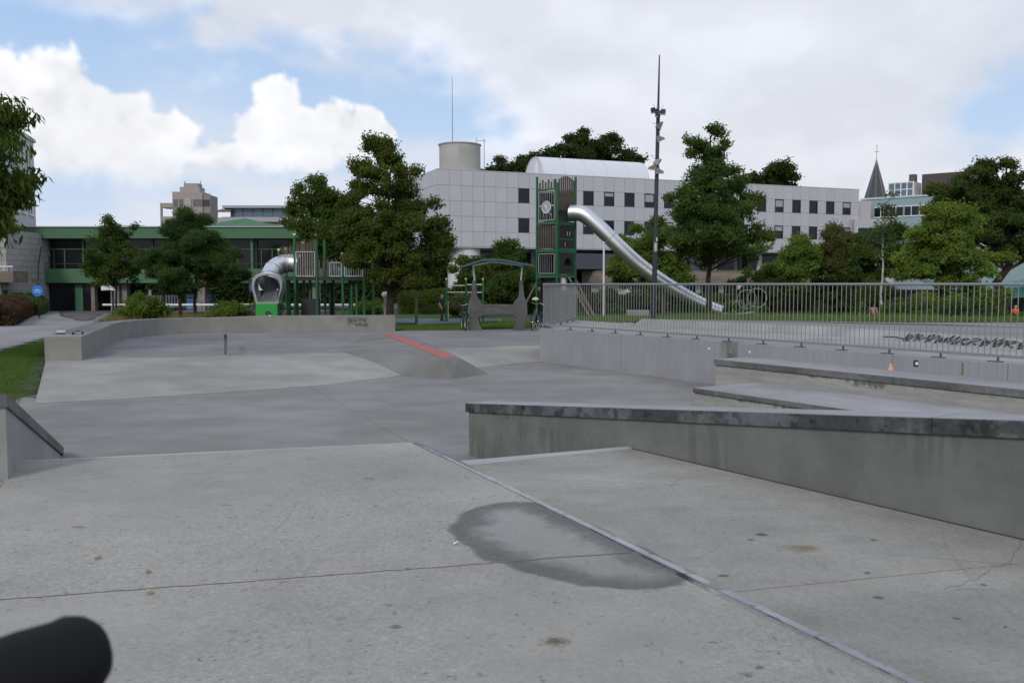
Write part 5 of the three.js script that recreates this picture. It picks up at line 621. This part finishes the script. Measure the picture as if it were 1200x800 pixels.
// ---------- climbing frame with tube slide ----------
{ const z = -43.3, g0 = -.36, t = thing('climbing_frame', 'green post climbing frame with slatted panels and a raised deck', 'play structure', [-8.6, g0, z]); const post = (x, zz, h) => { const p = part(t, 'post', cyl(.065, .065, h, x, 0, zz, 10), M.green); part(p, 'cap', new THREE.SphereGeometry(.075, 10, 6).translate(x, h, zz), M.yellow); };
  for (const [x, zz, h] of [[-2.5, -.9, 3.7], [-2.5, .5, 3.6], [-1.65, .9, 4.3], [-1.65, -.9, 4.0], [-.62, .9, 4.3], [-.62, -.9, 4.3], [.6, .9, 3.4], [.6, -.9, 3.4], [1.6, .9, 3.4], [1.75, -.9, 3.4], [1.95, .4, 3.1], [.95, .5, 2.2], [1.2, .6, 2.2], [-.1, -.4, 2.2], [-1.1, .2, 2.2], [-2.1, .2, 2.2], [-1.9, -.5, 2.2]]) post(x, zz, h);
  part(t, 'deck', join([box(4.5, .16, 1.8, -.3, 2.25, 0), box(.9, .1, 1.4, -2.1, 2.3, -.2)]), M.panelBlack);
  const rail = (x0, x1, zz, y0, y1) => { const L = [], p = part(t, 'rail_panel', join([box(x1 - x0, .04, .04, (x0 + x1) / 2, y0, zz), box(x1 - x0, .04, .04, (x0 + x1) / 2, y1, zz), box(.04, y1 - y0, .04, x0, (y0 + y1) / 2, zz), box(.04, y1 - y0, .04, x1, (y0 + y1) / 2, zz)]), M.meshMetal); for (let x = x0 + .1; x < x1 - .04; x += .11) part(p, 'bar', box(.016, y1 - y0, .016, x, (y0 + y1) / 2, zz), M.meshMetal); };
  rail(-1.58, -.7, .95, 2.36, 3.5); rail(.0, .55, .95, 2.36, 3.0); rail(.7, 1.55, .95, 2.36, 2.95); rail(-2.45, -1.7, .55, 2.9, 3.35);
  for (let i = 0; i < 6; i++) part(t, 'slat', box(.11, 1.55 + (i % 3) * .09, .03, -1.5 + i * .15, 3.15 + (i % 3) * .045, .86), M.wood); for (let i = 0; i < 6; i++) part(t, 'slat', box(.1, .5 + (i % 2) * .1, .03, -2.42 + i * .145, 3.5, .4), M.wood);
  for (let i = 0; i < 5; i++) part(t, 'slat', box(.1, .8, .03, -.5 + i * .2, 2.75, .9), M.wood); part(t, 'under_panel', box(.9, 1.1, .06, -1.0, .75, .6), M.panelBlack); part(t, 'under_panel', box(.06, 1.9, .8, -.2, 1.1, -.3), M.panelBlack);
  part(t, 'hand_bar', join([bar([-2.75, .35, 1], [-2.2, .75, 1], .035), bar([-2.7, 0, 1], [-2.7, .4, 1], .035), bar([-2.3, 0, 1], [-2.3, .65, 1], .035)]), M.paleWood); }
{ const t = thing('tube_slide', 'curved steel tube slide with green lower front below the climbing frame', 'slide'); const pts = [[-10.15, 2.6, -43.1], [-10.75, 2.62, -43.05], [-11.2, 2.45, -42.75], [-11.4, 2.05, -42.3], [-11.3, 1.6, -41.75]]; const cv = new THREE.CatmullRomCurve3(pts.map((p) => V(...p)));
  part(t, 'tube', new THREE.TubeGeometry(cv, 40, .43, 22), M.steel); for (const f of [.3, .55, .8, .99]) { const q = cv.getPointAt(f), g = new THREE.TorusGeometry(.44, .02, 6, 24); g.applyQuaternion(new THREE.Quaternion().setFromUnitVectors(V(0, 0, 1), cv.getTangentAt(f))); part(t, 'ring', g.translate(q.x, q.y, q.z), M.meshMetal); }
  const prof = [[-.52, .62], [-.6, 1.0], [-.68, 1.4], [-.66, 1.75], [-.5, 2.0], [-.2, 2.12], [.2, 2.12], [.5, 2.0], [.66, 1.75], [.66, 1.4], [.58, 1.1], [.5, .85], [.5, .62]], inn = [[-.44, .68], [-.53, 1.1], [-.59, 1.5], [-.45, 1.88], [0, 2.03], [.45, 1.88], [.59, 1.5], [.53, 1.1], [.44, .68]]; const sh = new THREE.Shape(new THREE.SplineCurve(prof.map(([a, b]) => new THREE.Vector2(a, b))).getPoints(40)); sh.holes.push(new THREE.Path(new THREE.SplineCurve(inn.map(([a, b]) => new THREE.Vector2(a, b))).getPoints(30)));
  part(t, 'mouth_hood', new THREE.ExtrudeGeometry(sh, { depth: .7, bevelEnabled: true, bevelThickness: .02, bevelSize: .02, bevelSegments: 2 }).scale(1, .9, 1).translate(-11.15, .2, -41.55), mat([.40, .42, .44], .35, { metalness: .6 })); part(t, 'chute', faces([[[-11.6, .72, -40.8], [-10.7, .72, -40.8], [-10.9, 1.3, -41.7], [-11.5, 1.3, -41.7]]]), M.steel);
  const gp = part(t, 'green_front', rbox(1.0, 1.2, .1, .03, -11.15, .16, -40.72), M.greenLight); part(gp, 'black_blotch', strokes([[[0, .12], [.12, .18], [.22, .1], [.1, .05], [.02, .1]], [[.18, .0], [.3, .08]]], .07, [-11.2, .2, -40.66], [1, 0, 0], [0, 1, 0], [0, 0, 1]), ink); part(gp, 'white_blotch', strokes([[[0, 0], [.14, .05], [.24, -.04]], [[.1, -.06], [.2, .02]]], .05, [-11.12, .16, -40.656], [1, 0, 0], [0, 1, 0], [0, 0, 1]), M.white); part(t, 'foot', box(.8, .6, .5, -11.15, -.1, -41.05), M.green); }
{ const t = thing('exercise_frame', 'green outdoor exercise frame with pale horizontal bars behind the shelter', 'exercise frame', [-2.45, -.3, -46.5]); for (const [x, z] of [[-.95, 0], [.05, -.3], [.95, 0]]) { const p = part(t, 'post', box(.1, 2.15, .1, x, 1.07, z), M.green); part(p, 'cap', new THREE.SphereGeometry(.06, 8, 6).translate(x, 2.18, z), M.yellow); } for (const [a, b, y] of [[-.95, .05, 1.85], [.05, .95, 1.9], [-.95, .05, 1.5], [.05, .95, 1.5]]) part(t, 'bar', bar([a, y, a < 0 ? 0 : -.3], [b, y, a < 0 ? -.3 : 0], .028), M.white); for (const y of [1.15, .8]) part(t, 'board', sbar([-.9, y, .02], [.04, y, -.28], .04, .14), mat([.06, .045, .03], .8)); part(t, 'yellow_grip', join([box(.03, .9, .03, -.86, .6, .06)]), M.yellow); }
{ const t = thing('timber_post', 'short weathered timber post on the rubber surface', 'post', [-4.55, -.32, -42.6]); part(t, 'shaft', cyl(.075, .06, 1.45, 0, 0, 0, 8), M.paleWood); part(t, 'foot_board', box(.9, .12, .12, -.5, .06, 0), M.greyPlate); }
{ const t = thing('garden_lamp', 'grey bollard lamp with white top beside the large oak', 'lamp', [-5.9, -.34, -41.8]); part(t, 'shaft', rbox(.16, 1.35, .16, .02, 0, .67, 0), mat([.3, .28, .27], .7)); part(t, 'head', new THREE.LatheGeometry([[.0, 1.62], [.1, 1.6], [.2, 1.5], [.14, 1.38], [.08, 1.36]].map(([a, b]) => new THREE.Vector2(a, b)), 12), M.white); }
{ const t = thing('path_lamp', 'slim black path lamp with flat top behind the exercise frame', 'lamp', [-2.25, -.34, -53]); part(t, 'shaft', cyl(.035, .03, 3.6, 0, 0, 0, 8), M.black); part(t, 'head', box(.5, .05, .2, 0, 3.62, 0), M.black); }
// ---------- tall lamp mast with shoes thrown on it ----------
{ const y = gy(4.73, -29.9), t = thing('lamp_mast', 'tall black lamp mast standing at the edge of the plaza', 'lamp post', [4.73, y - .05, -29.9]); t.rotation.z = -.012;
  part(t, 'shaft', new THREE.LatheGeometry([[0, 0], [.085, 0], [.082, 2.9], [.07, 2.95], [.062, 6.9], [.042, 6.95], [.038, 7.2], [.02, 8.8], [0, 8.82]].map(([a, b]) => new THREE.Vector2(a, b)), 14), mat([.02, .022, .028], .45)); part(t, 'clamp', cyl(.075, .075, .12, 0, 6.82, 0, 14), M.black); part(t, 'sticker', new THREE.CylinderGeometry(.0835, .0835, .3, 12, 1, true, -.6, 1.3).translate(0, 2.55, 0), mat([.6, .6, .6], .6, { map: dirtTex, side: THREE.DoubleSide }));
  part(t, 'sticker', new THREE.CylinderGeometry(.0835, .0835, .12, 12, 1, true, .1, .8).translate(0, 3.0 - .2, 0), mat([.5, .5, .52], .6, { side: THREE.DoubleSide }));
  const shoe = (label, pos, ry, rz, c) => { const o = thing('hanging_shoe', label, 'shoe', pos); o.rotation.set(0, ry, rz); o.scale.setScalar(.78); const sh = new THREE.Shape([[-.14, 0], [.15, 0], [.17, .04], [.1, .09], [.02, .13], [0, .18], [-.13, .18], [-.15, .1]].map(([a, b]) => new THREE.Vector2(a, b))); part(o, 'upper', new THREE.ExtrudeGeometry(sh, { depth: .05, bevelEnabled: true, bevelThickness: .025, bevelSize: .02, bevelSegments: 2 }).translate(0, 0, -.025), mat(c, .8)); part(o, 'sole', new THREE.ExtrudeGeometry(new THREE.Shape([[-.17, -.03], [.18, -.03], [.19, 0], [-.16, 0]].map(([a, b]) => new THREE.Vector2(a, b))), { depth: .09, bevelEnabled: true, bevelThickness: .01, bevelSize: .01, bevelSegments: 1 }).translate(0, 0, -.045), c[0] > .2 ? M.rubberBlack : mat([.25, .25, .26], .8)); part(o, 'lace', tube([[0, .17, 0], [.03, .24, .02], [-.03, .3, 0], [0, .36, 0]], .008, 10, 5), M.black); };
  const X = 4.73, Z = -29.85; shoe('black shoe hanging uppermost on the lamp mast', [X - .04, 7.25, Z + .05], .3, .2, [.03, .03, .035]); shoe('dark shoe hanging uppermost on the mast, toe turned outward', [X + .17, 7.2, Z + .05], 2.8, .15, [.04, .045, .05]); shoe('dark blue shoe hanging uppermost against the mast clamp', [X + .02, 7.12, Z + .12], 1.2, .3, [.03, .04, .07]);
  shoe('grey shoe hanging toe up just below the black pair', [X + .16, 6.8, Z + .03], .2, 1.2, [.14, .14, .15]); shoe('small pale shoe hanging alone midway between the two shoe bunches', [X + .16, 6.35, Z + .03], .4, .4, [.2, .2, .21]); shoe('white shoe hanging in the lower bunch on the mast', [X + .08, 5.6, Z + .1], .5, .9, [.34, .34, .34]); shoe('brown shoe hanging in the lower bunch on the mast', [X - .1, 5.4, Z + .08], 2.7, .2, [.2, .14, .1]); shoe('grey shoe lowest of all on the lamp mast', [X + .12, 5.28, Z + .08], .2, .1, [.2, .2, .21]); }
// ---------- bicycles ----------
function bicycle(label, pos, ry, s, c, steer = 0) { const t = thing('bicycle', label, 'bicycle', pos, ry); t.scale.setScalar(s); const R = .34, fm = mat(c, .4);
  const wheel = (x) => { const w = part(t, 'wheel', new THREE.TorusGeometry(R, .019, 8, 32).translate(x, R + .019, 0), M.rubberBlack); part(w, 'rim', new THREE.TorusGeometry(R - .026, .009, 6, 32).translate(x, R + .019, 0), M.chrome); part(w, 'spokes', join(Array.from({ length: 9 }, (_, i) => bar([x + Math.cos(i * .698) * .31, R + .019 + Math.sin(i * .698) * .31, 0], [x - Math.cos(i * .698 + .2) * .31, R + .019 - Math.sin(i * .698 + .2) * .31, 0], .0018, 4))), M.chrome); part(w, 'hub', cyl(.022, .022, .09, 0, -.045, 0).rotateX(1.5708).translate(x, R + .019, 0), M.chrome); };
  wheel(-.53); wheel(.55); part(t, 'frame', join([bar([-.12, .32, 0], [-.27, .78, 0], .017), bar([-.12, .32, 0], [.36, .78, 0], .019), bar([-.24, .66, 0], [.35, .86, 0], .016), bar([-.12, .32, .03], [-.53, .36, .06], .011), bar([-.12, .32, -.03], [-.53, .36, -.06], .011), bar([-.25, .70, .02], [-.53, .36, .06], .009), bar([-.25, .70, -.02], [-.53, .36, -.06], .009), bar([.37, .74, 0], [.34, .92, 0], .02)]), fm);
  part(t, 'fork', join([bar([.37, .76, .035], [.55, .36, .05], .012), bar([.37, .76, -.035], [.55, .36, -.05], .012)]), fm); const hb = part(t, 'handlebar', join([bar([.34, .92, 0], [.32, 1.06, 0], .014), tube([[.17, 1.14, -.31], [.26, 1.14, -.27], [.34, 1.1, -.15], [.36, 1.07, 0], [.34, 1.1, .15], [.26, 1.14, .27], [.17, 1.14, .31]], .012, 30, 8)]), M.chrome);
  for (const k of [-1, 1]) part(hb, 'grip', new THREE.LatheGeometry([[0, 0], [.016, .001], [.024, .005], [.031, .014], [.034, .024], [.0325, .036], [.0335, .06], [.032, .1], [.029, .13], [0, .132]].map(([a, b]) => new THREE.Vector2(a, b)), 18).rotateX(k > 0 ? -1.5708 : 1.5708).rotateY(-k * .62).translate(.165, 1.14, k * .325), M.rubberBlack);
  part(t, 'saddle', new THREE.SphereGeometry(.13, 14, 10).scale(1, .32, .6).translate(-.31, .88, 0), M.rubberBlack); part(t, 'seat_post', bar([-.27, .74, 0], [-.3, .87, 0], .013), M.chrome); part(t, 'crank', join([bar([-.12, .32, .06], [-.02, .2, .08], .009), bar([-.12, .32, -.06], [-.22, .44, -.08], .009), box(.09, .02, .06, -.02, .2, .11), box(.09, .02, .06, -.22, .44, -.11), new THREE.TorusGeometry(.08, .008, 5, 20).translate(-.12, .32, .05)]), M.black); part(t, 'stand', bar([-.2, .34, .04], [-.26, .0, .16], .009), M.chrome); return t; }
bicycle('dark bicycle parked end on at the leg of the shelter beside the exercise frame', [-1.95, -.25, -36.2], 1.75, .95, [.03, .03, .035]);
bicycle('grey bicycle parked end on at the shelter leg beside the railing', [.95, -.25, -36.3], 1.35, 1.0, [.10, .11, .12]);
bicycle('blue bicycle leaning close to the grey one beside the railing', [1.25, -.25, -37.0], 1.2, .95, [.03, .05, .12]);
bicycle('black bicycle with foam grips standing beside the photographer on the platform', [-.185, 0, -.433], 3.15, 1.13, [.02, .02, .022]);
{ const t = thing('helmet', 'yellow and white helmet hung on the grey bicycle', 'helmet', [.95, .98, -36.4]); part(t, 'shell', new THREE.SphereGeometry(.15, 16, 10, 0, 6.283, 0, 1.7).scale(1, .8, 1.2), mat([.55, .5, .3], .5)); part(t, 'rim', new THREE.TorusGeometry(.148, .012, 6, 20).rotateX(1.5708).scale(1, 1, 1.2), M.black); }
// ring sculpture, bench, hoop, signs, fences
{ const y = gy(13.2, -50), t = thing('ring_sculpture', 'pale steel ring sculpture of overlapping hoops on the lawn', 'sculpture', [13.1, y, -50]); for (const [x, yy, r] of [[0, .92, .62], [.55, 1.0, .62], [-.42, .5, .42]]) part(t, 'ring', new THREE.TorusGeometry(r * .85, .016, 8, 40).translate(x, yy, x * .2), mat([.5, .5, .48], .5)); part(t, 'plinth', box(1.4, .14, .3, 0, .05, 0), M.plaza); part(t, 'stem', join([bar([0, 0, 0], [0, .35, 0], .025), bar([.55, 0, .1], [.55, .4, .1], .025)]), M.galv); }
{ const x = 6.25, z = -44.5, t = thing('concrete_bench', 'low concrete block bench on the lawn below the slide', 'bench', P3(x, z)); part(t, 'seat', rbox(1.1, .3, .5, .03, 0, .3, 0), M.plaza); part(t, 'plinth', box(1.0, .2, .42, 0, .06, 0), M.hubba); }
{ const t = thing('basketball_hoop', 'basketball hoop with white backboard in front of the green building', 'basketball hoop', [-25.2, -.36, -56]); part(t, 'pole', join([bar([0, -.1, -.6], [0, 2.0, -.6], .07), bar([0, 1.9, -.6], [0, 1.9, 0], .05)]), M.frame); part(t, 'backboard', rbox(.9, .5, .04, .01, 0, 1.85, 0), M.white); part(t, 'ring', new THREE.TorusGeometry(.23, .012, 6, 20).rotateX(1.5708).translate(0, 1.65, .27), mat([.5, .12, .04], .5)); part(t, 'board_mark', box(.32, .22, .004, 0, 1.83, .023), mat([.5, .5, .52], .6)); }
{ const t = thing('path_sign', 'round blue path sign on a curved black lamp pole by the hedge', 'sign', [-27.2, -.36, -51.5]); part(t, 'pole', tube([[0, -.1, 0], [0, 1.8, 0], [.1, 3.4, 0], [.35, 4.2, 0], [.75, 3.6, 0]], .04, 24, 8), M.black); part(t, 'disc', new THREE.CylinderGeometry(.32, .32, .03, 28).rotateX(1.5708).translate(-.02, 1.6, .06), mat([.02, .16, .55], .4)); const d = t.children[1]; part(d, 'symbol', join([new THREE.TorusGeometry(.075, .014, 5, 16).translate(-.12, 1.58, .08), new THREE.TorusGeometry(.075, .014, 5, 16).translate(.08, 1.58, .08), box(.2, .02, .01, -.02, 1.67, .08)]), M.white); part(t, 'plate', box(.7, .2, .03, 0, 2.17, .05), M.frame); }
{ const t = thing('direction_sign', 'small blue direction sign on a post behind the tube slide', 'sign', [-16.4, -.34, -57]); part(t, 'post', cyl(.04, .04, 2.4, 0, -.1, 0, 8), M.frame); part(t, 'plate', box(.55, .5, .03, 0, 1.75, .04), mat([.015, .08, .35], .5)); part(t.children[1], 'symbol', box(.2, .2, .008, 0, 1.75, .06, 0, 0, .785), mat([.1, .25, .6], .5)); }
for (const [i, x, l] of [[0, -20.2, 'black bollard post with white band left of the pines'], [1, -19.4, 'plain black post beside the white banded one near the pines']]) { const t = thing('street_post', l, 'post', [x, -.34, -50]); part(t, 'shaft', cyl(.07, .07, 1.85 + i * .1, 0, -.1, 0, 10), M.black); if (!i) part(t, 'band', cyl(.075, .075, .35, 0, 1.3, 0, 10), M.white); else part(t, 'cap', new THREE.SphereGeometry(.072, 10, 6).translate(0, 1.86, 0), M.black); }
{ const t = thing('white_barrier', 'long low white barrier rail behind the pines', 'barrier'); part(t, 'rail', rbox(17, .12, .1, .02, -18, .3, -58), M.white); for (let i = 0; i < 7; i++) part(t, 'post', box(.1, .66, .1, -25.5 + i * 2.5, .0, -58.08), M.greyPlate); }
{ const t = thing('picket_fence', 'white picket fence seen through the underpass', 'fence'); part(t, 'rail', join([box(7.5, .05, .04, -33.5, .55, -80), box(7.5, .05, .04, -33.5, .0, -80)]), M.white); for (let i = 0; i < 30; i++) part(t, 'picket', box(.1, .95, .03, -37.1 + i * .25, .2, -79.96), M.white); }
{ const t = thing('slatted_crate', 'blue slatted crate beside the road behind the pines', 'crate', [-22.9, -.32, -66]); for (let i = 0; i < 4; i++) part(t, 'slat', box(1.8, .22, .05, 0, .25 + i * .28, .5), mat([.12, .22, .36], .6)); part(t, 'body', box(1.75, 1.15, .9, 0, .6, 0), mat([.08, .15, .26], .7)); }
// parked cars beyond the underpass
function car(label, pos, ry, c) { const t = thing('parked_car', label, 'car', pos, ry, 'cars parked beyond the underpass'); const sh = new THREE.Shape([[-2.1, .3], [2.1, .3], [2.15, .7], [1.9, .85], [1.1, .95], [.5, 1.42], [-1.1, 1.45], [-1.7, 1.0], [-2.1, .92]].map(([a, b]) => new THREE.Vector2(a, b))); part(t, 'body', new THREE.ExtrudeGeometry(sh, { depth: 1.5, bevelEnabled: true, bevelThickness: .1, bevelSize: .06, bevelSegments: 3 }).translate(0, 0, -.75), mat(c, .3)); const w = new THREE.Shape([[-1.45, 1.0], [.85, 1.0], [.42, 1.38], [-1.05, 1.4]].map(([a, b]) => new THREE.Vector2(a, b))); part(t, 'side_glass', new THREE.ExtrudeGeometry(w, { depth: 1.72, bevelEnabled: false }).translate(0, 0, -.86), M.glass); for (const x of [-1.3, 1.35]) for (const z of [-.78, .78]) { const q = part(t, 'wheel', cyl(.33, .33, .2, 0, -.1, 0, 18).rotateX(1.5708).translate(x, .33, z), M.rubberBlack); part(q, 'rim', cyl(.2, .2, .21, 0, -.105, 0, 14).rotateX(1.5708).translate(x, .33, z), M.chrome); } for (const z of [-.6, .6]) part(t, 'headlight', new THREE.SphereGeometry(.12, 8, 6).scale(.5, .7, 1.2).translate(2.14, .68, z), M.white); }
car('silver car parked beyond the underpass', [-46.5, -.3, -101], .2, [.5, .5, .52]); car('white car parked beyond the underpass', [-42, -.3, -100], .1, [.65, .65, .65]); car('dark grey car parked beyond the underpass', [-38.5, -.3, -102], .1, [.08, .08, .09]);

// ---------- people: one continuous body each ----------
function person(label, pos, ry, H, look, pose = {}) {
  const k = H / 1.7, sw = pose.stride ?? .12, ar = pose.arms ?? .1, cap = [], J = (...a) => V(...a);
  const hipL = J(-.09, .88, 0), hipR = J(.09, .88, 0), knL = J(-.10, .48, sw * .6), knR = J(.10, .48, -sw * .3), anL = J(-.10, .08, sw * .7), anR = J(.10, .08, -sw), shL = J(-.18, 1.38, 0), shR = J(.18, 1.38, 0), elL = J(-.25, 1.1, .02 - ar * .3), elR = J(.25, 1.1, .02 + ar * .6), haL = J(-.25, .86, .06 + ar * .2), haR = J(.24, .9 + (pose.raise ?? 0), .1 + ar * 1.6);
  const C = (a, b, r, s) => cap.push([a, b, r, s]);
  C(J(0, .9, 0), J(0, 1.12, .005), .125, .12); C(J(0, 1.1, 0), J(0, 1.36, 0), .12, .12); C(shL, shR, .075, .075); C(J(0, 1.4, 0), J(0, 1.52, .01), .052, .05);
  C(hipL, knL, .085, .06); C(knL, anL, .06, .042); C(hipR, knR, .085, .06); C(knR, anR, .06, .042); C(anL.clone().add(J(0, -.03, -.03)), anL.clone().add(J(0, -.04, .13)), .042, .034); C(anR.clone().add(J(0, -.03, -.03)), anR.clone().add(J(0, -.04, .13)), .042, .034);
  C(shL, elL, .055, .043); C(elL, haL, .042, .03); C(shR, elR, .055, .043); C(elR, haR, .042, .03);
  for (const [h, e] of [[haL, elL], [haR, elR]]) { const d = h.clone().sub(e).normalize(); C(h, h.clone().addScaledVector(d, .08), .032, .024); for (let i = -1; i <= 2; i++) { const o = J(0, 0, i * .019 - .01); C(h.clone().addScaledVector(d, .08).add(o), h.clone().addScaledVector(d, .15 - Math.abs(i - .4) * .015).add(o), .011, .009); } C(h.clone().addScaledVector(d, .03), h.clone().addScaledVector(d, .08).add(J(0, 0, .05)), .013, .010); }
  C(J(0, 1.58, .015), J(0, 1.63, .01), .082, .09); C(J(0, 1.55, .05), J(0, 1.6, .06), .05, .05); C(J(0, 1.59, .10), J(0, 1.575, .115), .014, .016); C(J(-.085, 1.59, 0), J(-.09, 1.61, 0), .016, .018); C(J(.085, 1.59, 0), J(.09, 1.61, 0), .016, .018);
  const S = 2.0, N = 84, mc = new MarchingCubes(N, new THREE.MeshStandardMaterial(), false, false, 90000), fld = mc.field, v = V(), ab = V(), av = V(); mc.isolation = 0;
  const cen = [0, .86, 0]; fld.fill(-1); const cell = S / N;
  for (let z = 0; z < N; z++) { const pz = (z / N * 2 - 1) * S / 2 + cen[2]; if (Math.abs(pz) > .42) continue; for (let y = 0; y < N; y++) { const py = (y / N * 2 - 1) * S / 2 + cen[1]; for (let x = 0; x < N; x++) { const px = (x / N * 2 - 1) * S / 2 + cen[0]; if (Math.abs(px) > .42) continue; let d = 9; for (const [a, b, r0, r1] of cap) { const bx = b.x - a.x, byy = b.y - a.y, bz = b.z - a.z, t = clamp(((px - a.x) * bx + (py - a.y) * byy + (pz - a.z) * bz) / (bx * bx + byy * byy + bz * bz + 1e-9)); const ex = px - a.x - bx * t, ey = py - a.y - byy * t, ez = pz - a.z - bz * t, q = Math.sqrt(ex * ex + ey * ey + ez * ez) - mix(r0, r1, t), kk = .025, h = clamp(.5 + .5 * (d - q) / kk); d = mix(d, q, h) - kk * h * (1 - h); } fld[x + y * N + z * N * N] = -d; } } }
  mc.update(); const n = mc.count, P = mc.positionArray.slice(0, n * 3), Nn = mc.normalArray.slice(0, n * 3), col = new Float32Array(n * 3);
  for (let i = 0; i < n; i++) { for (let q = 0; q < 3; q++) P[i * 3 + q] = P[i * 3 + q] * S / 2 + cen[q]; const [x, y, z] = [P[i * 3], P[i * 3 + 1], P[i * 3 + 2]]; let c = look.skin || [.5, .33, .24]; const arm = Math.abs(x) > .2 + (y < 1.2 ? 0 : .02) && y < 1.33; if (y < .09) c = look.shoes || [.05, .05, .05]; else if (y < .93 && !arm) c = y < (look.shorts ? .5 : 0) ? c : look.legs; else if (y < 1.47 && !(arm && y < (look.sleeve ?? 1.15))) c = look.top; for (let q = 0; q < 3; q++) col[i * 3 + q] = c[q]; if (false) z; }
  const g = new THREE.BufferGeometry(); g.setAttribute('position', new THREE.BufferAttribute(P, 3)); g.setAttribute('normal', new THREE.BufferAttribute(Nn, 3)); g.setAttribute('color', new THREE.BufferAttribute(col, 3)); g.scale(k, k, k);
  const t = thing('person', label, 'person', pos, ry); part(t, 'body', g, new THREE.MeshStandardMaterial({ vertexColors: true, roughness: .85 }));
  part(t, 'hair', new THREE.SphereGeometry(.102, 16, 10, 0, 6.283, 0, 1.75).rotateX(-.45).translate(0, 1.635, -.005).scale(k, k, k), mat(look.hair, .8)); for (const s of [-1, 1]) part(t, 'eye', new THREE.SphereGeometry(.011, 6, 5).translate(s * .032, 1.605, .098).scale(k, k, k), M.black); part(t, 'mouth', box(.04, .007, .01, 0, 1.545, .1).scale(k, k, k), mat([.3, .1, .09], .6)); return t; }
person('child in dark navy clothes standing at the exercise frame', [-3.7, -.30, -47.2], 1.2, 1.38, { top: [.03, .035, .06], legs: [.03, .035, .06], hair: [.12, .06, .03] }, { arms: .2 });
person('child in a dark top bending behind the shelter seat', [-1.75, -.30, -43.5], .6, 1.32, { top: [.05, .05, .055], legs: [.3, .3, .32], hair: [.18, .1, .06] }, { arms: .25 });
const PZ = (x, z) => [x, gy(x, z) + .05, z];
person('person in a blue top walking beyond the plaza beside a person in pink', PZ(22.3, -57), .3, 1.72, { top: [.06, .2, .32], legs: [.1, .14, .2], hair: [.35, .22, .1] });
person('person in a pale pink top walking beyond the plaza beside a person in blue', PZ(23.0, -57), -.3, 1.66, { top: [.5, .32, .3], legs: [.25, .2, .2], hair: [.25, .14, .07] });
person('person in brown walking on the square near the dark trunks', PZ(32.3, -62), .5, 1.72, { top: [.08, .06, .045], legs: [.06, .05, .045], hair: [.05, .03, .02] }, { stride: .22 });
person('person in a pale yellow top on the square near the dark trunks', PZ(33.4, -62), -.4, 1.6, { top: [.55, .52, .25], legs: [.4, .4, .3], hair: [.2, .12, .06] });
person('person in a dark blue top on the square behind the motor scooter', PZ(36.2, -66), 0, 1.7, { top: [.04, .05, .12], legs: [.06, .08, .14], hair: [.05, .03, .02] });
person('person in a bright orange top standing by the motor scooter', PZ(32.6, -58), .2, 1.75, { top: [.75, .13, .04], legs: [.04, .04, .05], hair: [.1, .05, .03] });
person('person in black standing right beside the motor scooter', PZ(33.9, -58), -.6, 1.7, { top: [.03, .03, .035], legs: [.04, .04, .05], hair: [.04, .03, .02] }, { arms: .2 });
{ const p = PZ(32.6, -56.6), t = thing('motor_scooter', 'dark motor scooter with tall clear windshield beyond the plaza', 'motor scooter', p, -1.2); for (const x of [-.6, .65]) { const w = part(t, 'wheel', new THREE.TorusGeometry(.2, .06, 8, 20).translate(x, .26, 0), M.rubberBlack); part(w, 'rim', cyl(.13, .13, .05, 0, -.025, 0).rotateX(1.5708).translate(x, .26, 0), M.chrome); } const sh = new THREE.Shape([[-.85, .45], [-.3, .3], [.25, .3], [.45, .35], [.55, .9], [.42, 1.05], [.3, .45], [-.15, .42], [-.2, .8], [-.85, .82]].map(([a, b]) => new THREE.Vector2(a, b))); part(t, 'body', new THREE.ExtrudeGeometry(sh, { depth: .26, bevelEnabled: true, bevelThickness: .05, bevelSize: .04, bevelSegments: 2 }).translate(0, 0, -.13), mat([.03, .035, .05], .3)); part(t, 'seat', rbox(.7, .12, .3, .04, -.52, .88, 0), M.rubberBlack); part(t, 'handlebar', join([bar([.45, 1.1, -.33], [.45, 1.1, .33], .02), bar([.45, 1.0, 0], [.42, 1.12, 0], .03)]), M.black); part(t, 'windshield', new THREE.CylinderGeometry(.32, .36, .75, 14, 1, true, .5, 2.1).translate(.3, 1.5, 0), mat([.6, .62, .64], .15, { side: THREE.DoubleSide })); part(t, 'headlight', new THREE.SphereGeometry(.09, 10, 8).translate(.6, .92, 0), M.white); }
renderer.render(scene, camera);
